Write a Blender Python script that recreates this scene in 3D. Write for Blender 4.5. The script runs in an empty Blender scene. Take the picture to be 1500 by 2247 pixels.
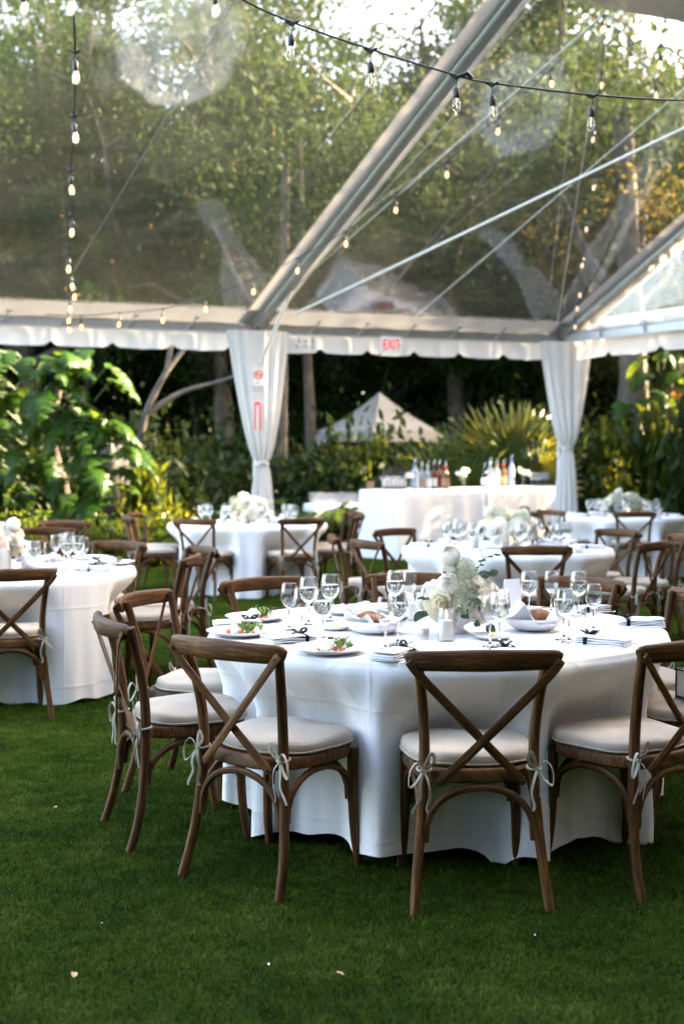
import bpy, math, random
import numpy as np
from mathutils import Vector, Matrix
R = math.radians
rnd = random.Random(7)

# ---------------------------------------------------------------- camera, sky, sun, exposure
S = bpy.context.scene
COL = S.collection
CAM_Z = 1.47
F_PX = 2750.0            # focal length in pixels of the 1500 x 2247 frame
PITCH = math.atan(113.5 / F_PX)
cam_d = bpy.data.cameras.new('camera')
cam = bpy.data.objects.new('camera', cam_d)
COL.objects.link(cam)
cam.location = (0, 0, CAM_Z)
cam.rotation_euler = (R(90) - PITCH, 0, 0)
cam_d.sensor_fit = 'VERTICAL'
cam_d.sensor_height = 36.0
cam_d.lens = 36.0 * F_PX / 2247
cam_d.clip_start = 0.05
cam_d.clip_end = 2000
cam_d.dof.use_dof = True
cam_d.dof.focus_distance = 4.9
cam_d.dof.aperture_fstop = 2.2
cam_d.dof.aperture_blades = 9
S.camera = cam

SUN_AZ = R(72)           # clockwise from the viewing direction (+Y)
SUN_EL = R(27)
world = bpy.data.worlds.new('World')
S.world = world
world.use_nodes = True
wn = world.node_tree.nodes
wn.clear()
sky_n = wn.new('ShaderNodeTexSky')
sky_n.sky_type = 'NISHITA'
sky_n.sun_disc = False
sky_n.sun_elevation = SUN_EL
sky_n.sun_rotation = SUN_AZ
sky_n.dust_density = 4.0
sky_n.ozone_density = 0.3
sky_n.air_density = 0.8
bg_n = wn.new('ShaderNodeBackground')
bg_n.inputs['Strength'].default_value = 0.15
wo_n = wn.new('ShaderNodeOutputWorld')
world.node_tree.links.new(sky_n.outputs[0], bg_n.inputs[0])
world.node_tree.links.new(bg_n.outputs[0], wo_n.inputs[0])

sun_d = bpy.data.lights.new('sun', 'SUN')
sun_d.energy = 3.4
sun_d.angle = R(0.6)
sun_d.color = (1.0, 0.86, 0.66)
sun = bpy.data.objects.new('sun', sun_d)
COL.objects.link(sun)
to_sun = Vector((math.sin(SUN_AZ) * math.cos(SUN_EL), math.cos(SUN_AZ) * math.cos(SUN_EL), math.sin(SUN_EL)))
sun.rotation_euler = to_sun.to_track_quat('Z', 'Y').to_euler()
sun.location = (20, 10, 20)

S.view_settings.view_transform = 'Standard'
S.view_settings.look = 'None'
S.view_settings.gamma = 1.0
S.view_settings.exposure = 4.4
S.view_settings.use_white_balance = True          # the camera was set for open shade
S.view_settings.white_balance_temperature = 7900
S.view_settings.white_balance_tint = 10
S.view_settings.use_curve_mapping = False
S.cycles.use_denoising = True
S.cycles.max_bounces = 12
S.cycles.diffuse_bounces = 3
S.cycles.glossy_bounces = 4
S.cycles.transmission_bounces = 8
S.cycles.transparent_max_bounces = 24
S.cycles.caustics_reflective = False
S.cycles.caustics_refractive = False
S.cycles.sample_clamp_indirect = 6.0

# ---------------------------------------------------------------- helpers: pixels of the photo to places
def ray(px, py):
    v = Vector(((px - 750) / F_PX, 1.0, -(py - 1123.5) / F_PX))
    c, s = math.cos(PITCH), math.sin(PITCH)
    return Vector((v.x, v.y * c + v.z * s, -v.y * s + v.z * c))
def on_z(px, py, z):
    d = ray(px, py)
    return Vector((0, 0, CAM_Z)) + d * ((z - CAM_Z) / d.z)
def at(px, py, y):
    d = ray(px, py)
    return Vector((0, 0, CAM_Z)) + d * (y / d.y)

# ---------------------------------------------------------------- helpers: meshes
class MB:
    def __init__(s):
        s.v = []; s.f = []; s.uv = []
    def add(s, vs, fs, uvs=None):
        o = len(s.v)
        s.v += [tuple(p) for p in vs]
        s.f += [tuple(i + o for i in f) for f in fs]
        s.uv += uvs if uvs else [(p[0] * 3 + p[2], p[1] * 3 + p[2]) for p in vs]
        return s
    def tube(s, path, rad, n=8, flat=1.0, up=None, cap=True):
        P = [Vector(p) for p in path]
        m = len(P)
        rs = rad if isinstance(rad, (list, tuple)) else [rad] * m
        vs, uvs, L = [], [], 0.0
        prev = None
        for i, p in enumerate(P):
            t = (P[min(i + 1, m - 1)] - P[max(i - 1, 0)])
            if t.length < 1e-9: t = Vector((0, 0, 1))
            t.normalize()
            ref = Vector(up) if up is not None else (prev if prev is not None else (Vector((0, 1, 0)) if abs(t.z) > 0.9 else Vector((0, 0, 1))))
            b = ref - t * ref.dot(t)
            if b.length < 1e-6: b = Vector((1, 0, 0)) - t * t.x
            b.normalize()
            prev = b
            a = t.cross(b)
            if i: L += (p - P[i - 1]).length
            for k in range(n):
                an = 2 * math.pi * (k + 0.5) / n
                vs.append(p + a * (math.cos(an) * rs[i]) + b * (math.sin(an) * rs[i] * flat))
                uvs.append((L, abs(2 * k / n - 1) * rs[i] * 3))
        fs = [(i * n + k, i * n + (k + 1) % n, (i + 1) * n + (k + 1) % n, (i + 1) * n + k) for i in range(m - 1) for k in range(n)]
        if cap:
            fs.append(tuple(range(n - 1, -1, -1)))
            fs.append(tuple(range((m - 1) * n, m * n)))
        return s.add(vs, fs, uvs)
    def box(s, c, size, rot=None, bev=0.0):
        x, y, z = [q / 2 for q in size]
        M = rot if rot is not None else Matrix.Identity(3)
        c = Vector(c)
        vs = [c + M @ Vector((sx * x, sy * y, sz * z)) for sx in (-1, 1) for sy in (-1, 1) for sz in (-1, 1)]
        return s.add(vs, [(0, 1, 3, 2), (4, 6, 7, 5), (0, 4, 5, 1), (2, 3, 7, 6), (0, 2, 6, 4), (1, 5, 7, 3)])
    def lathe(s, prof, n=20, c=(0, 0, 0)):
        vs, fs = [], []
        cx, cy, cz = c
        m = len(prof)
        for r, z in prof:
            for k in range(n):
                a = 2 * math.pi * k / n
                vs.append((cx + r * math.cos(a), cy + r * math.sin(a), cz + z))
        for i in range(m - 1):
            for k in range(n):
                fs.append((i * n + k, i * n + (k + 1) % n, (i + 1) * n + (k + 1) % n, (i + 1) * n + k))
        return s.add(vs, fs)
    def grid(s, fn, nu, nv, close_u=False):
        vs = [fn(i / nu, j / nv) for j in range(nv + 1) for i in range(nu + (0 if close_u else 1))]
        w = nu + (0 if close_u else 1)
        fs = [(j * w + i, j * w + (i + 1) % w, (j + 1) * w + (i + 1) % w, (j + 1) * w + i) for j in range(nv) for i in range(nu)]
        uvs = [(i / nu, j / nv) for j in range(nv + 1) for i in range(w)]
        return s.add(vs, fs, uvs)
    def prism(s, outline, z0, z1, c=(0, 0, 0)):
        n = len(outline)
        vs = [(x + c[0], y + c[1], z0 + c[2]) for x, y in outline] + [(x + c[0], y + c[1], z1 + c[2]) for x, y in outline]
        fs = [(k, (k + 1) % n, n + (k + 1) % n, n + k) for k in range(n)] + [tuple(range(n - 1, -1, -1)), tuple(range(n, 2 * n))]
        return s.add(vs, fs)
    def mesh(s, name, mat, smooth=True, sharp=None):
        me = bpy.data.meshes.new(name)
        me.from_pydata(s.v, [], s.f)
        uvl = me.uv_layers.new(name='UVMap')
        li = np.empty(len(me.loops), dtype=np.int32)
        me.loops.foreach_get('vertex_index', li)
        uvl.data.foreach_set('uv', np.array(s.uv, dtype=np.float32)[li].ravel())
        if smooth:
            me.polygons.foreach_set('use_smooth', [True] * len(me.polygons))
            me.update()
            if sharp:
                me.set_sharp_from_angle(angle=R(sharp))
        for m in (mat if isinstance(mat, (list, tuple)) else [mat]):
            me.materials.append(m)
        me.update()
        return me
    def build(s, name, mat, parent=None, smooth=True, sharp=35):
        return obj(name, s.mesh(name, mat, smooth, sharp), parent)

def obj(name, me, parent=None, loc=None, rot=None, scale=None):
    o = bpy.data.objects.new(name, me)
    COL.objects.link(o)
    if parent is not None: o.parent = parent
    if loc is not None: o.location = loc
    if rot is not None: o.rotation_euler = rot
    if scale is not None: o.scale = scale if isinstance(scale, (tuple, list, Vector)) else (scale,) * 3
    return o
def thing(name, label, cat, loc=(0, 0, 0), rz=0.0, group=None):
    o = obj(name, None, None, loc, (0, 0, rz))
    o.empty_display_size = 0.1
    return tag(o, label, cat, group)
def tag(o, label, cat, group=None):
    o['label'] = label; o['category'] = cat
    if group: o['group'] = group
    return o
KIDS = {}
def kids(o):
    return [c for c in o.children]
def copy_tree(root, loc, rz, label, group=None, scale=None):
    r = root.copy(); COL.objects.link(r)
    r.location = loc; r.rotation_euler = (0, 0, rz); r['label'] = label
    if group: r['group'] = group
    if scale: r.scale = (scale,) * 3
    for ch in kids(root):
        c = ch.copy(); COL.objects.link(c); c.parent = r
        for g in kids(ch):
            d = g.copy(); COL.objects.link(d); d.parent = c
    return r
def soup(name, V, Q, mat, uv=None, smooth=False):
    """many small loose faces from numpy arrays: V (n,3), Q (m,3 or 4)"""
    me = bpy.data.meshes.new(name)
    k = Q.shape[1]
    me.vertices.add(len(V)); me.vertices.foreach_set('co', np.asarray(V, dtype=np.float32).ravel())
    me.loops.add(Q.size); me.loops.foreach_set('vertex_index', Q.astype(np.int32).ravel())
    me.polygons.add(len(Q))
    me.polygons.foreach_set('loop_start', np.arange(0, Q.size, k, dtype=np.int32))
    me.polygons.foreach_set('loop_total', np.full(len(Q), k, dtype=np.int32))
    if smooth: me.polygons.foreach_set('use_smooth', np.ones(len(Q), dtype=bool))
    me.materials.append(mat)
    me.update(calc_edges=True)
    return me

# ---------------------------------------------------------------- materials
def new_mat(name):
    m = bpy.data.materials.new(name); m.use_nodes = True
    nt = m.node_tree
    b = nt.nodes['Principled BSDF']
    return m, nt, b
def link(nt, a, b): nt.links.new(a, b)
def ramp(nt, fac, stops):
    r = nt.nodes.new('ShaderNodeValToRGB')
    e = r.color_ramp.elements
    while len(e) < len(stops): e.new(0.5)
    for i, (p, c) in enumerate(stops):
        e[i].position = p; e[i].color = (*c, 1)
    link(nt, fac, r.inputs[0])
    return r.outputs[0]
def noise(nt, vec, scale, detail=4, rough=0.6):
    n = nt.nodes.new('ShaderNodeTexNoise')
    n.inputs['Scale'].default_value = scale; n.inputs['Detail'].default_value = detail; n.inputs['Roughness'].default_value = rough
    if vec is not None: link(nt, vec, n.inputs['Vector'])
    return n.outputs[0]
def mapping(nt, vec, scale):
    mp = nt.nodes.new('ShaderNodeMapping'); mp.inputs['Scale'].default_value = scale
    link(nt, vec, mp.inputs['Vector'])
    return mp.outputs[0]
def bump(nt, h, bsdf, strength=0.3, dist=0.005):
    b = nt.nodes.new('ShaderNodeBump'); b.inputs['Strength'].default_value = strength; b.inputs['Distance'].default_value = dist
    link(nt, h, b.inputs['Height']); link(nt, b.outputs[0], bsdf.inputs['Normal'])
def mathn(nt, op, a, b=None):
    n = nt.nodes.new('ShaderNodeMath'); n.operation = op
    for i, q in enumerate((a, b)):
        if q is None: continue
        if isinstance(q, (int, float)): n.inputs[i].default_value = q
        else: link(nt, q, n.inputs[i])
    return n.outputs[0]
def mixrgb(nt, fac, a, b, mode='MIX'):
    n = nt.nodes.new('ShaderNodeMix'); n.data_type = 'RGBA'; n.blend_type = mode
    for sock, q in ((n.inputs[0], fac), (n.inputs[6], a), (n.inputs[7], b)):
        if isinstance(q, (int, float)): sock.default_value = q
        elif isinstance(q, tuple): sock.default_value = (*q, 1)
        else: link(nt, q, sock)
    return n.outputs[2]
def plain(name, col, rough=0.5, var=0.08, scale=8.0, metal=0.0, bmp=0.0, sheen=0.0, spec=0.5, coat=0.0):
    m, nt, b = new_mat(name)
    tc = nt.nodes.new('ShaderNodeTexCoord')
    n = noise(nt, tc.outputs['Object'], scale, 5)
    lo = tuple(max(0, c * (1 - var)) for c in col); hi = tuple(min(1, c * (1 + var)) for c in col)
    link(nt, ramp(nt, n, [(0.3, lo), (0.7, hi)]), b.inputs['Base Color'])
    b.inputs['Roughness'].default_value = rough; b.inputs['Metallic'].default_value = metal
    b.inputs['Sheen Weight'].default_value = sheen; b.inputs['Specular IOR Level'].default_value = spec
    b.inputs['Coat Weight'].default_value = coat
    if bmp: bump(nt, noise(nt, tc.outputs['Object'], scale * 12, 3), b, bmp, 0.002)
    return m
def wood_mat(name):
    m, nt, b = new_mat(name)
    uv = nt.nodes.new('ShaderNodeUVMap')
    oi = nt.nodes.new('ShaderNodeObjectInfo')
    tc = nt.nodes.new('ShaderNodeTexCoord')
    off = nt.nodes.new('ShaderNodeVectorMath'); off.operation = 'ADD'
    link(nt, uv.outputs[0], off.inputs[0])
    cmb = nt.nodes.new('ShaderNodeCombineXYZ')
    link(nt, mathn(nt, 'MULTIPLY', oi.outputs['Random'], 37.0), cmb.inputs[0]); link(nt, mathn(nt, 'MULTIPLY', oi.outputs['Random'], 11.0), cmb.inputs[2])
    link(nt, cmb.outputs[0], off.inputs[1])
    g = noise(nt, mapping(nt, off.outputs[0], (5, 95, 5)), 1.6, 7, 0.7)
    big = noise(nt, mapping(nt, off.outputs[0], (3.0, 14, 3)), 1.0, 3, 0.5)
    c1 = ramp(nt, g, [(0.28, (0.014, 0.005, 0.0012)), (0.5, (0.072, 0.027, 0.007)), (0.70, (0.21, 0.092, 0.028))])
    grey = ramp(nt, g, [(0.3, (0.045, 0.025, 0.012)), (0.72, (0.16, 0.098, 0.056))])
    wear = ramp(nt, big, [(0.52, (0, 0, 0)), (0.75, (1, 1, 1))])
    c = mixrgb(nt, mathn(nt, 'MULTIPLY', wear, 0.6), c1, grey)
    val = mathn(nt, 'ADD', mathn(nt, 'MULTIPLY', oi.outputs['Random'], 0.55), 0.72)
    hsv = nt.nodes.new('ShaderNodeHueSaturation')
    link(nt, c, hsv.inputs['Color']); link(nt, val, hsv.inputs['Value'])
    link(nt, hsv.outputs[0], b.inputs['Base Color'])
    link(nt, ramp(nt, g, [(0.2, (0.62,) * 3), (0.8, (0.42,) * 3)]), b.inputs['Roughness'])
    b.inputs['Specular IOR Level'].default_value = 0.2
    bump(nt, g, b, 0.5, 0.002)
    return m
def fabric(name, col, weave=900.0, var=0.06, rough=0.85, sheen=0.2, bmp=0.25, trans=0.0):
    m, nt, b = new_mat(name)
    tc = nt.nodes.new('ShaderNodeTexCoord')
    w1 = nt.nodes.new('ShaderNodeTexWave'); w1.inputs['Scale'].default_value = weave / 20; w1.bands_direction = 'X'
    w1.inputs['Distortion'].default_value = 1.5; w1.inputs['Detail'].default_value = 2
    w2 = nt.nodes.new('ShaderNodeTexWave'); w2.inputs['Scale'].default_value = weave / 20; w2.bands_direction = 'Y'
    w2.inputs['Distortion'].default_value = 1.5; w2.inputs['Detail'].default_value = 2
    link(nt, tc.outputs['Object'], w1.inputs[0]); link(nt, tc.outputs['Object'], w2.inputs[0])
    h = mathn(nt, 'ADD', w1.outputs[1], w2.outputs[1])
    n = noise(nt, tc.outputs['Object'], 14, 6)
    t = mathn(nt, 'ADD', mathn(nt, 'MULTIPLY', h, 0.15), mathn(nt, 'MULTIPLY', n, 0.7))
    lo = tuple(c * (1 - var) for c in col); hi = tuple(min(1, c * (1 + var)) for c in col)
    link(nt, ramp(nt, t, [(0.3, lo), (0.7, hi)]), b.inputs['Base Color'])
    b.inputs['Roughness'].default_value = rough; b.inputs['Sheen Weight'].default_value = sheen
    b.inputs['Specular IOR Level'].default_value = 0.2
    if bmp: bump(nt, mathn(nt, 'ADD', mathn(nt, 'MULTIPLY', h, 0.3), n), b, bmp, 0.002)
    if trans:
        tr = nt.nodes.new('ShaderNodeBsdfTranslucent'); tr.inputs[0].default_value = (*col, 1)
        mx = nt.nodes.new('ShaderNodeMixShader'); mx.inputs[0].default_value = trans
        out = nt.nodes['Material Output']
        link(nt, b.outputs[0], mx.inputs[1]); link(nt, tr.outputs[0], mx.inputs[2]); link(nt, mx.outputs[0], out.inputs[0])
    return m
def thin_clear(name, tint=(0.97, 0.98, 0.98), ior=1.5, rough=0.0, milk=0.0, boost=1.0, wavy=0.0, milk_col=(0.8, 0.8, 0.8)):
    """a thin clear sheet: it lets light through and mirrors by the Fresnel law"""
    m = bpy.data.materials.new(name); m.use_nodes = True
    nt = m.node_tree; nt.nodes.clear()
    out = nt.nodes.new('ShaderNodeOutputMaterial')
    tr = nt.nodes.new('ShaderNodeBsdfTransparent'); tr.inputs[0].default_value = (*tint, 1)
    gl = nt.nodes.new('ShaderNodeBsdfGlossy'); gl.inputs['Roughness'].default_value = rough
    fr = nt.nodes.new('ShaderNodeFresnel'); fr.inputs[0].default_value = ior
    if wavy:
        tc = nt.nodes.new('ShaderNodeTexCoord')
        bp = nt.nodes.new('ShaderNodeBump'); bp.inputs['Strength'].default_value = wavy; bp.inputs['Distance'].default_value = 0.1
        link(nt, noise(nt, tc.outputs['Object'], 1.1, 2, 0.4), bp.inputs['Height'])
        link(nt, bp.outputs[0], gl.inputs['Normal'])
    # the sheet is seen from both faces, so take the same IOR from either side
    geo = nt.nodes.new('ShaderNodeNewGeometry')
    iorv = mathn(nt, 'ADD', mathn(nt, 'MULTIPLY', geo.outputs['Backfacing'], 1.0 / ior - ior), ior)
    link(nt, iorv, fr.inputs[0])
    fac = mathn(nt, 'MINIMUM', mathn(nt, 'MULTIPLY', mathn(nt, 'DIVIDE', mathn(nt, 'MULTIPLY', fr.outputs[0], 2.0), mathn(nt, 'ADD', fr.outputs[0], 1.0)), boost), 1.0)   # both faces of the sheet
    mx = nt.nodes.new('ShaderNodeMixShader')
    link(nt, fac, mx.inputs[0]); link(nt, tr.outputs[0], mx.inputs[1]); link(nt, gl.outputs[0], mx.inputs[2])
    last = mx.outputs[0]
    if milk:
        df = nt.nodes.new('ShaderNodeBsdfDiffuse'); df.inputs[0].default_value = (*milk_col, 1)
        tl = nt.nodes.new('ShaderNodeBsdfTranslucent'); tl.inputs[0].default_value = (*milk_col, 1)
        m2 = nt.nodes.new('ShaderNodeMixShader'); m2.inputs[0].default_value = 0.6
        link(nt, df.outputs[0], m2.inputs[1]); link(nt, tl.outputs[0], m2.inputs[2])
        m3 = nt.nodes.new('ShaderNodeMixShader')
        tc = nt.nodes.new('ShaderNodeTexCoord')
        mk = mathn(nt, 'MULTIPLY', noise(nt, tc.outputs['Object'], 0.8, 4), milk * 2)
        link(nt, mk, m3.inputs[0])
        link(nt, last, m3.inputs[1]); link(nt, m2.outputs[0], m3.inputs[2])
        last = m3.outputs[0]
    link(nt, last, out.inputs[0])
    return m
def solid_glass(name, ior=1.45, col=(1, 1, 1), rough=0.0):
    m, nt, b = new_mat(name)
    b.inputs['Base Color'].default_value = (*col, 1)
    b.inputs['Transmission Weight'].default_value = 1.0
    b.inputs['IOR'].default_value = ior; b.inputs['Roughness'].default_value = rough
    return m
def glow(name, col, strength):
    m = bpy.data.materials.new(name); m.use_nodes = True
    nt = m.node_tree; nt.nodes.clear()
    out = nt.nodes.new('ShaderNodeOutputMaterial'); e = nt.nodes.new('ShaderNodeEmission')
    e.inputs[0].default_value = (*col, 1); e.inputs[1].default_value = strength
    link(nt, e.outputs[0], out.inputs[0])
    return m
def leaf_mat(name, lo, hi, trans=0.45, tcol=None, rough=0.45, spec=0.4):
    m, nt, b = new_mat(name)
    geo = nt.nodes.new('ShaderNodeNewGeometry'); oi = nt.nodes.new('ShaderNodeObjectInfo')
    v = mathn(nt, 'FRACT', mathn(nt, 'ADD', geo.outputs['Random Per Island'], oi.outputs['Random']))
    c = ramp(nt, v, [(0.0, lo), (1.0, hi)])
    link(nt, c, b.inputs['Base Color'])
    b.inputs['Roughness'].default_value = rough; b.inputs['Specular IOR Level'].default_value = spec
    tl = nt.nodes.new('ShaderNodeBsdfTranslucent')
    if tcol: link(nt, mixrgb(nt, 0.75, c, tcol), tl.inputs[0])
    else: link(nt, c, tl.inputs[0])
    mx = nt.nodes.new('ShaderNodeMixShader'); mx.inputs[0].default_value = trans
    link(nt, b.outputs[0], mx.inputs[1]); link(nt, tl.outputs[0], mx.inputs[2])
    link(nt, mx.outputs[0], nt.nodes['Material Output'].inputs[0])
    return m

M = {}
M['wood'] = wood_mat('weathered_oak')
M['linen'] = fabric('linen_cushion', (0.37, 0.305, 0.24), weave=2600, var=0.10, bmp=0.3)
M['tie'] = fabric('linen_tie', (0.37, 0.33, 0.26), weave=3000, var=0.15)
M['cloth'] = fabric('white_tablecloth', (0.80, 0.80, 0.82), weave=1500, var=0.02, sheen=0.1, bmp=0.12)
def add_creases(m):
    nt = m.node_tree; b = nt.nodes['Principled BSDF']
    tc = nt.nodes.new('ShaderNodeTexCoord'); sp = nt.nodes.new('ShaderNodeSeparateXYZ')
    w = noise(nt, tc.outputs['Object'], 2.2, 3)
    link(nt, tc.outputs['Object'], sp.inputs[0])
    hs = []
    for ax, ph in ((0, 0.13), (1, 0.31), (2, 0.22)):
        v = mathn(nt, 'ADD', mathn(nt, 'MULTIPLY', sp.outputs[ax], 2.15), mathn(nt, 'ADD', mathn(nt, 'MULTIPLY', w, 0.05), ph))
        d = mathn(nt, 'ABSOLUTE', mathn(nt, 'SUBTRACT', mathn(nt, 'FRACT', v), 0.5))
        hs.append(mathn(nt, 'MAXIMUM', mathn(nt, 'SUBTRACT', 1.0, mathn(nt, 'MULTIPLY', d, 38.0)), 0.0))
    cre = mathn(nt, 'MAXIMUM', mathn(nt, 'MAXIMUM', hs[0], hs[1]), hs[2])
    wr = noise(nt, mapping(nt, tc.outputs['Object'], (7, 7, 2.2)), 1.5, 5, 0.55)
    h = mathn(nt, 'ADD', mathn(nt, 'MULTIPLY', cre, 0.5), mathn(nt, 'MULTIPLY', wr, 1.6))
    bp = nt.nodes.new('ShaderNodeBump'); bp.inputs['Strength'].default_value = 0.55; bp.inputs['Distance'].default_value = 0.006
    old = b.inputs['Normal'].links[0].from_socket
    link(nt, h, bp.inputs['Height']); link(nt, old, bp.inputs['Normal']); link(nt, bp.outputs[0], b.inputs['Normal'])
add_creases(M['cloth'])
M['napkin'] = fabric('white_napkin', (0.80, 0.80, 0.82), weave=2500, var=0.03, bmp=0.2)
M['curtain'] = fabric('sheer_curtain', (0.74, 0.73, 0.72), weave=1200, var=0.02, bmp=0.1, trans=0.4)
M['valance'] = fabric('white_vinyl', (0.66, 0.64, 0.63), weave=300, var=0.02, rough=0.5, bmp=0.05, trans=0.4)
M['vinyl'] = thin_clear('clear_roof_vinyl', (0.95, 0.96, 0.95), 1.62, 0.07, milk=0.010, boost=1.0, wavy=0.16)
M['alu'] = plain('grey_aluminium', (0.42, 0.42, 0.42), 0.45, 0.1, 5, metal=0.6)
M['grey_vinyl'] = fabric('grey_vinyl_edge', (0.24, 0.236, 0.235), weave=300, var=0.15, rough=0.5, bmp=0.05, trans=0.25)
M['cable'] = plain('steel_cable', (0.50, 0.49, 0.46), 0.4, 0.1, 30, metal=0.4)
M['rust'] = plain('brown_bracket', (0.16, 0.08, 0.05), 0.6, 0.3, 30)
M['cord'] = plain('black_rubber_cord', (0.015, 0.02, 0.02), 0.5, 0.2, 40)
M['bulb'] = thin_clear('bulb_glass', (0.97, 0.97, 0.96), 1.45)
M['lit'] = glow('lit_filament', (1.0, 0.46, 0.14), 0.5)
M['dim'] = glow('dim_filament', (1.0, 0.62, 0.35), 0.3)
M['half'] = glow('half_lit_filament', (1.0, 0.72, 0.5), 0.11)
M['flame'] = glow('candle_flame', (1.0, 0.48, 0.14), 0.7)
M['glass'] = thin_clear('wine_glass', (0.965, 0.972, 0.972), 1.5, boost=0.75)
M['stem'] = solid_glass('glass_stem', 1.45, (0.97, 0.98, 0.98))
M['water'] = solid_glass('water', 1.33, (0.97, 0.985, 0.98))
M['ceramic'] = plain('white_ceramic', (0.80, 0.79, 0.78), 0.18, 0.02, 5, spec=0.5)
M['steel'] = plain('polished_steel', (0.62, 0.61, 0.59), 0.16, 0.05, 20, metal=1.0)
M['ribbon'] = plain('black_ribbon', (0.003, 0.004, 0.006), 0.55, 0.2, 30, spec=0.15)
M['wax'] = plain('ivory_wax', (0.80, 0.74, 0.66), 0.5, 0.03, 10)
M['pink_wax'] = plain('blush_wax', (0.80, 0.58, 0.50), 0.5, 0.03, 10)
M['petal'] = leaf_mat('ivory_petal', (0.88, 0.85, 0.76), (0.92, 0.90, 0.84), 0.5, None, 0.6, 0.2)
M['petal_y'] = leaf_mat('cream_petal', (0.90, 0.84, 0.64), (0.92, 0.88, 0.74), 0.5, None, 0.6, 0.2)
M['gyp'] = leaf_mat('small_white_blossom', (0.42, 0.46, 0.25), (0.86, 0.86, 0.76), 0.3, None, 0.7, 0.2)
M['euc'] = leaf_mat('eucalyptus_leaf', (0.025, 0.065, 0.030), (0.075, 0.13, 0.065), 0.25, None, 0.5)
M['stemgreen'] = plain('green_stem', (0.07, 0.12, 0.04), 0.6, 0.2, 20)
M['salad'] = leaf_mat('salad_leaf', (0.06, 0.14, 0.03), (0.28, 0.38, 0.10), 0.3, None, 0.4)
M['cheese'] = plain('fresh_cheese', (0.80, 0.78, 0.70), 0.35, 0.04, 30, bmp=0.1)
M['orange'] = plain('orange_fruit', (0.75, 0.20, 0.05), 0.35, 0.25, 60)
M['nut'] = plain('brown_nut', (0.16, 0.07, 0.035), 0.6, 0.3, 60)
M['bread'] = plain('bread_crust', (0.30, 0.115, 0.04), 0.65, 0.55, 45, bmp=0.6)
M['butter'] = plain('butter', (0.80, 0.60, 0.25), 0.4, 0.1, 40)
M['card'] = plain('white_card', (0.80, 0.80, 0.79), 0.6, 0.01, 5)
M['black'] = plain('black_trim', (0.012, 0.012, 0.014), 0.5, 0.2, 20)
M['bark'] = plain('grey_bark', (0.065, 0.054, 0.043), 0.9, 0.5, 3.5, bmp=0.8)
M['bark_dark'] = plain('dark_bark', (0.06, 0.045, 0.035), 0.9, 0.5, 5, bmp=0.8)
M['rock'] = plain('grey_rock', (0.05, 0.046, 0.042), 0.9, 0.4, 2.5, bmp=0.8)
M['leaf'] = leaf_mat('tree_leaf', (0.008, 0.021, 0.006), (0.022, 0.042, 0.012), 0.33, (0.044, 0.062, 0.014), 0.7, 0.08)
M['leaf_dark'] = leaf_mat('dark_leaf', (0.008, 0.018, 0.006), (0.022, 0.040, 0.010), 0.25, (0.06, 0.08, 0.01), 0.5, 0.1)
M['leaf_backlit'] = leaf_mat('backlit_gold_leaf', (0.016, 0.026, 0.007), (0.048, 0.047, 0.013), 0.42, (0.13, 0.095, 0.02), 0.7, 0.08)  # golden backlight is put into this leaf colour
M['big_leaf'] = leaf_mat('philodendron_leaf', (0.010, 0.036, 0.005), (0.026, 0.070, 0.008), 0.42, (0.12, 0.16, 0.010), 0.34, 0.14)
M['shrub'] = leaf_mat('shrub_leaf', (0.012, 0.034, 0.008), (0.032, 0.062, 0.012), 0.45, (0.17, 0.18, 0.012), 0.34, 0.14)
M['sunlit_shrub'] = leaf_mat('sunlit_shrub_leaf', (0.045, 0.07, 0.008), (0.12, 0.12, 0.014), 0.45, (0.30, 0.27, 0.015), 0.35, 0.15)  # sunlight is put into this yellower, brighter shrub colour
M['fern'] = leaf_mat('fern_leaf', (0.010, 0.030, 0.012), (0.024, 0.052, 0.020), 0.3, (0.07, 0.11, 0.015), 0.5, 0.2)
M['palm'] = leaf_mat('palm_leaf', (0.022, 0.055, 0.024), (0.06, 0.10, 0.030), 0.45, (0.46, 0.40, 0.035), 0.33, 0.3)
M['dead_leaf'] = plain('dry_leaf', (0.42, 0.28, 0.17), 0.7, 0.3, 40)
M['red'] = plain('red_print', (0.75, 0.10, 0.07), 0.5, 0.03, 5)
M['exit_red'] = glow('lit_exit_red', (1.0, 0.06, 0.03), 0.06)
M['exit_strip'] = glow('lit_exit_strip', (0.95, 1.0, 0.9), 0.05)
M['sign'] = plain('white_sign_plastic', (0.76, 0.74, 0.73), 0.4, 0.02, 5)
M['print_grey'] = plain('faded_green_print', (0.35, 0.42, 0.38), 0.6, 0.1, 20)
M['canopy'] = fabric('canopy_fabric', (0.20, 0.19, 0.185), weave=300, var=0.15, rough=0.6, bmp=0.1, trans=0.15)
M['liner'] = fabric('liner_fabric', (0.20, 0.185, 0.175), weave=300, var=0.06, rough=0.6, bmp=0.1, trans=0.1)

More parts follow.
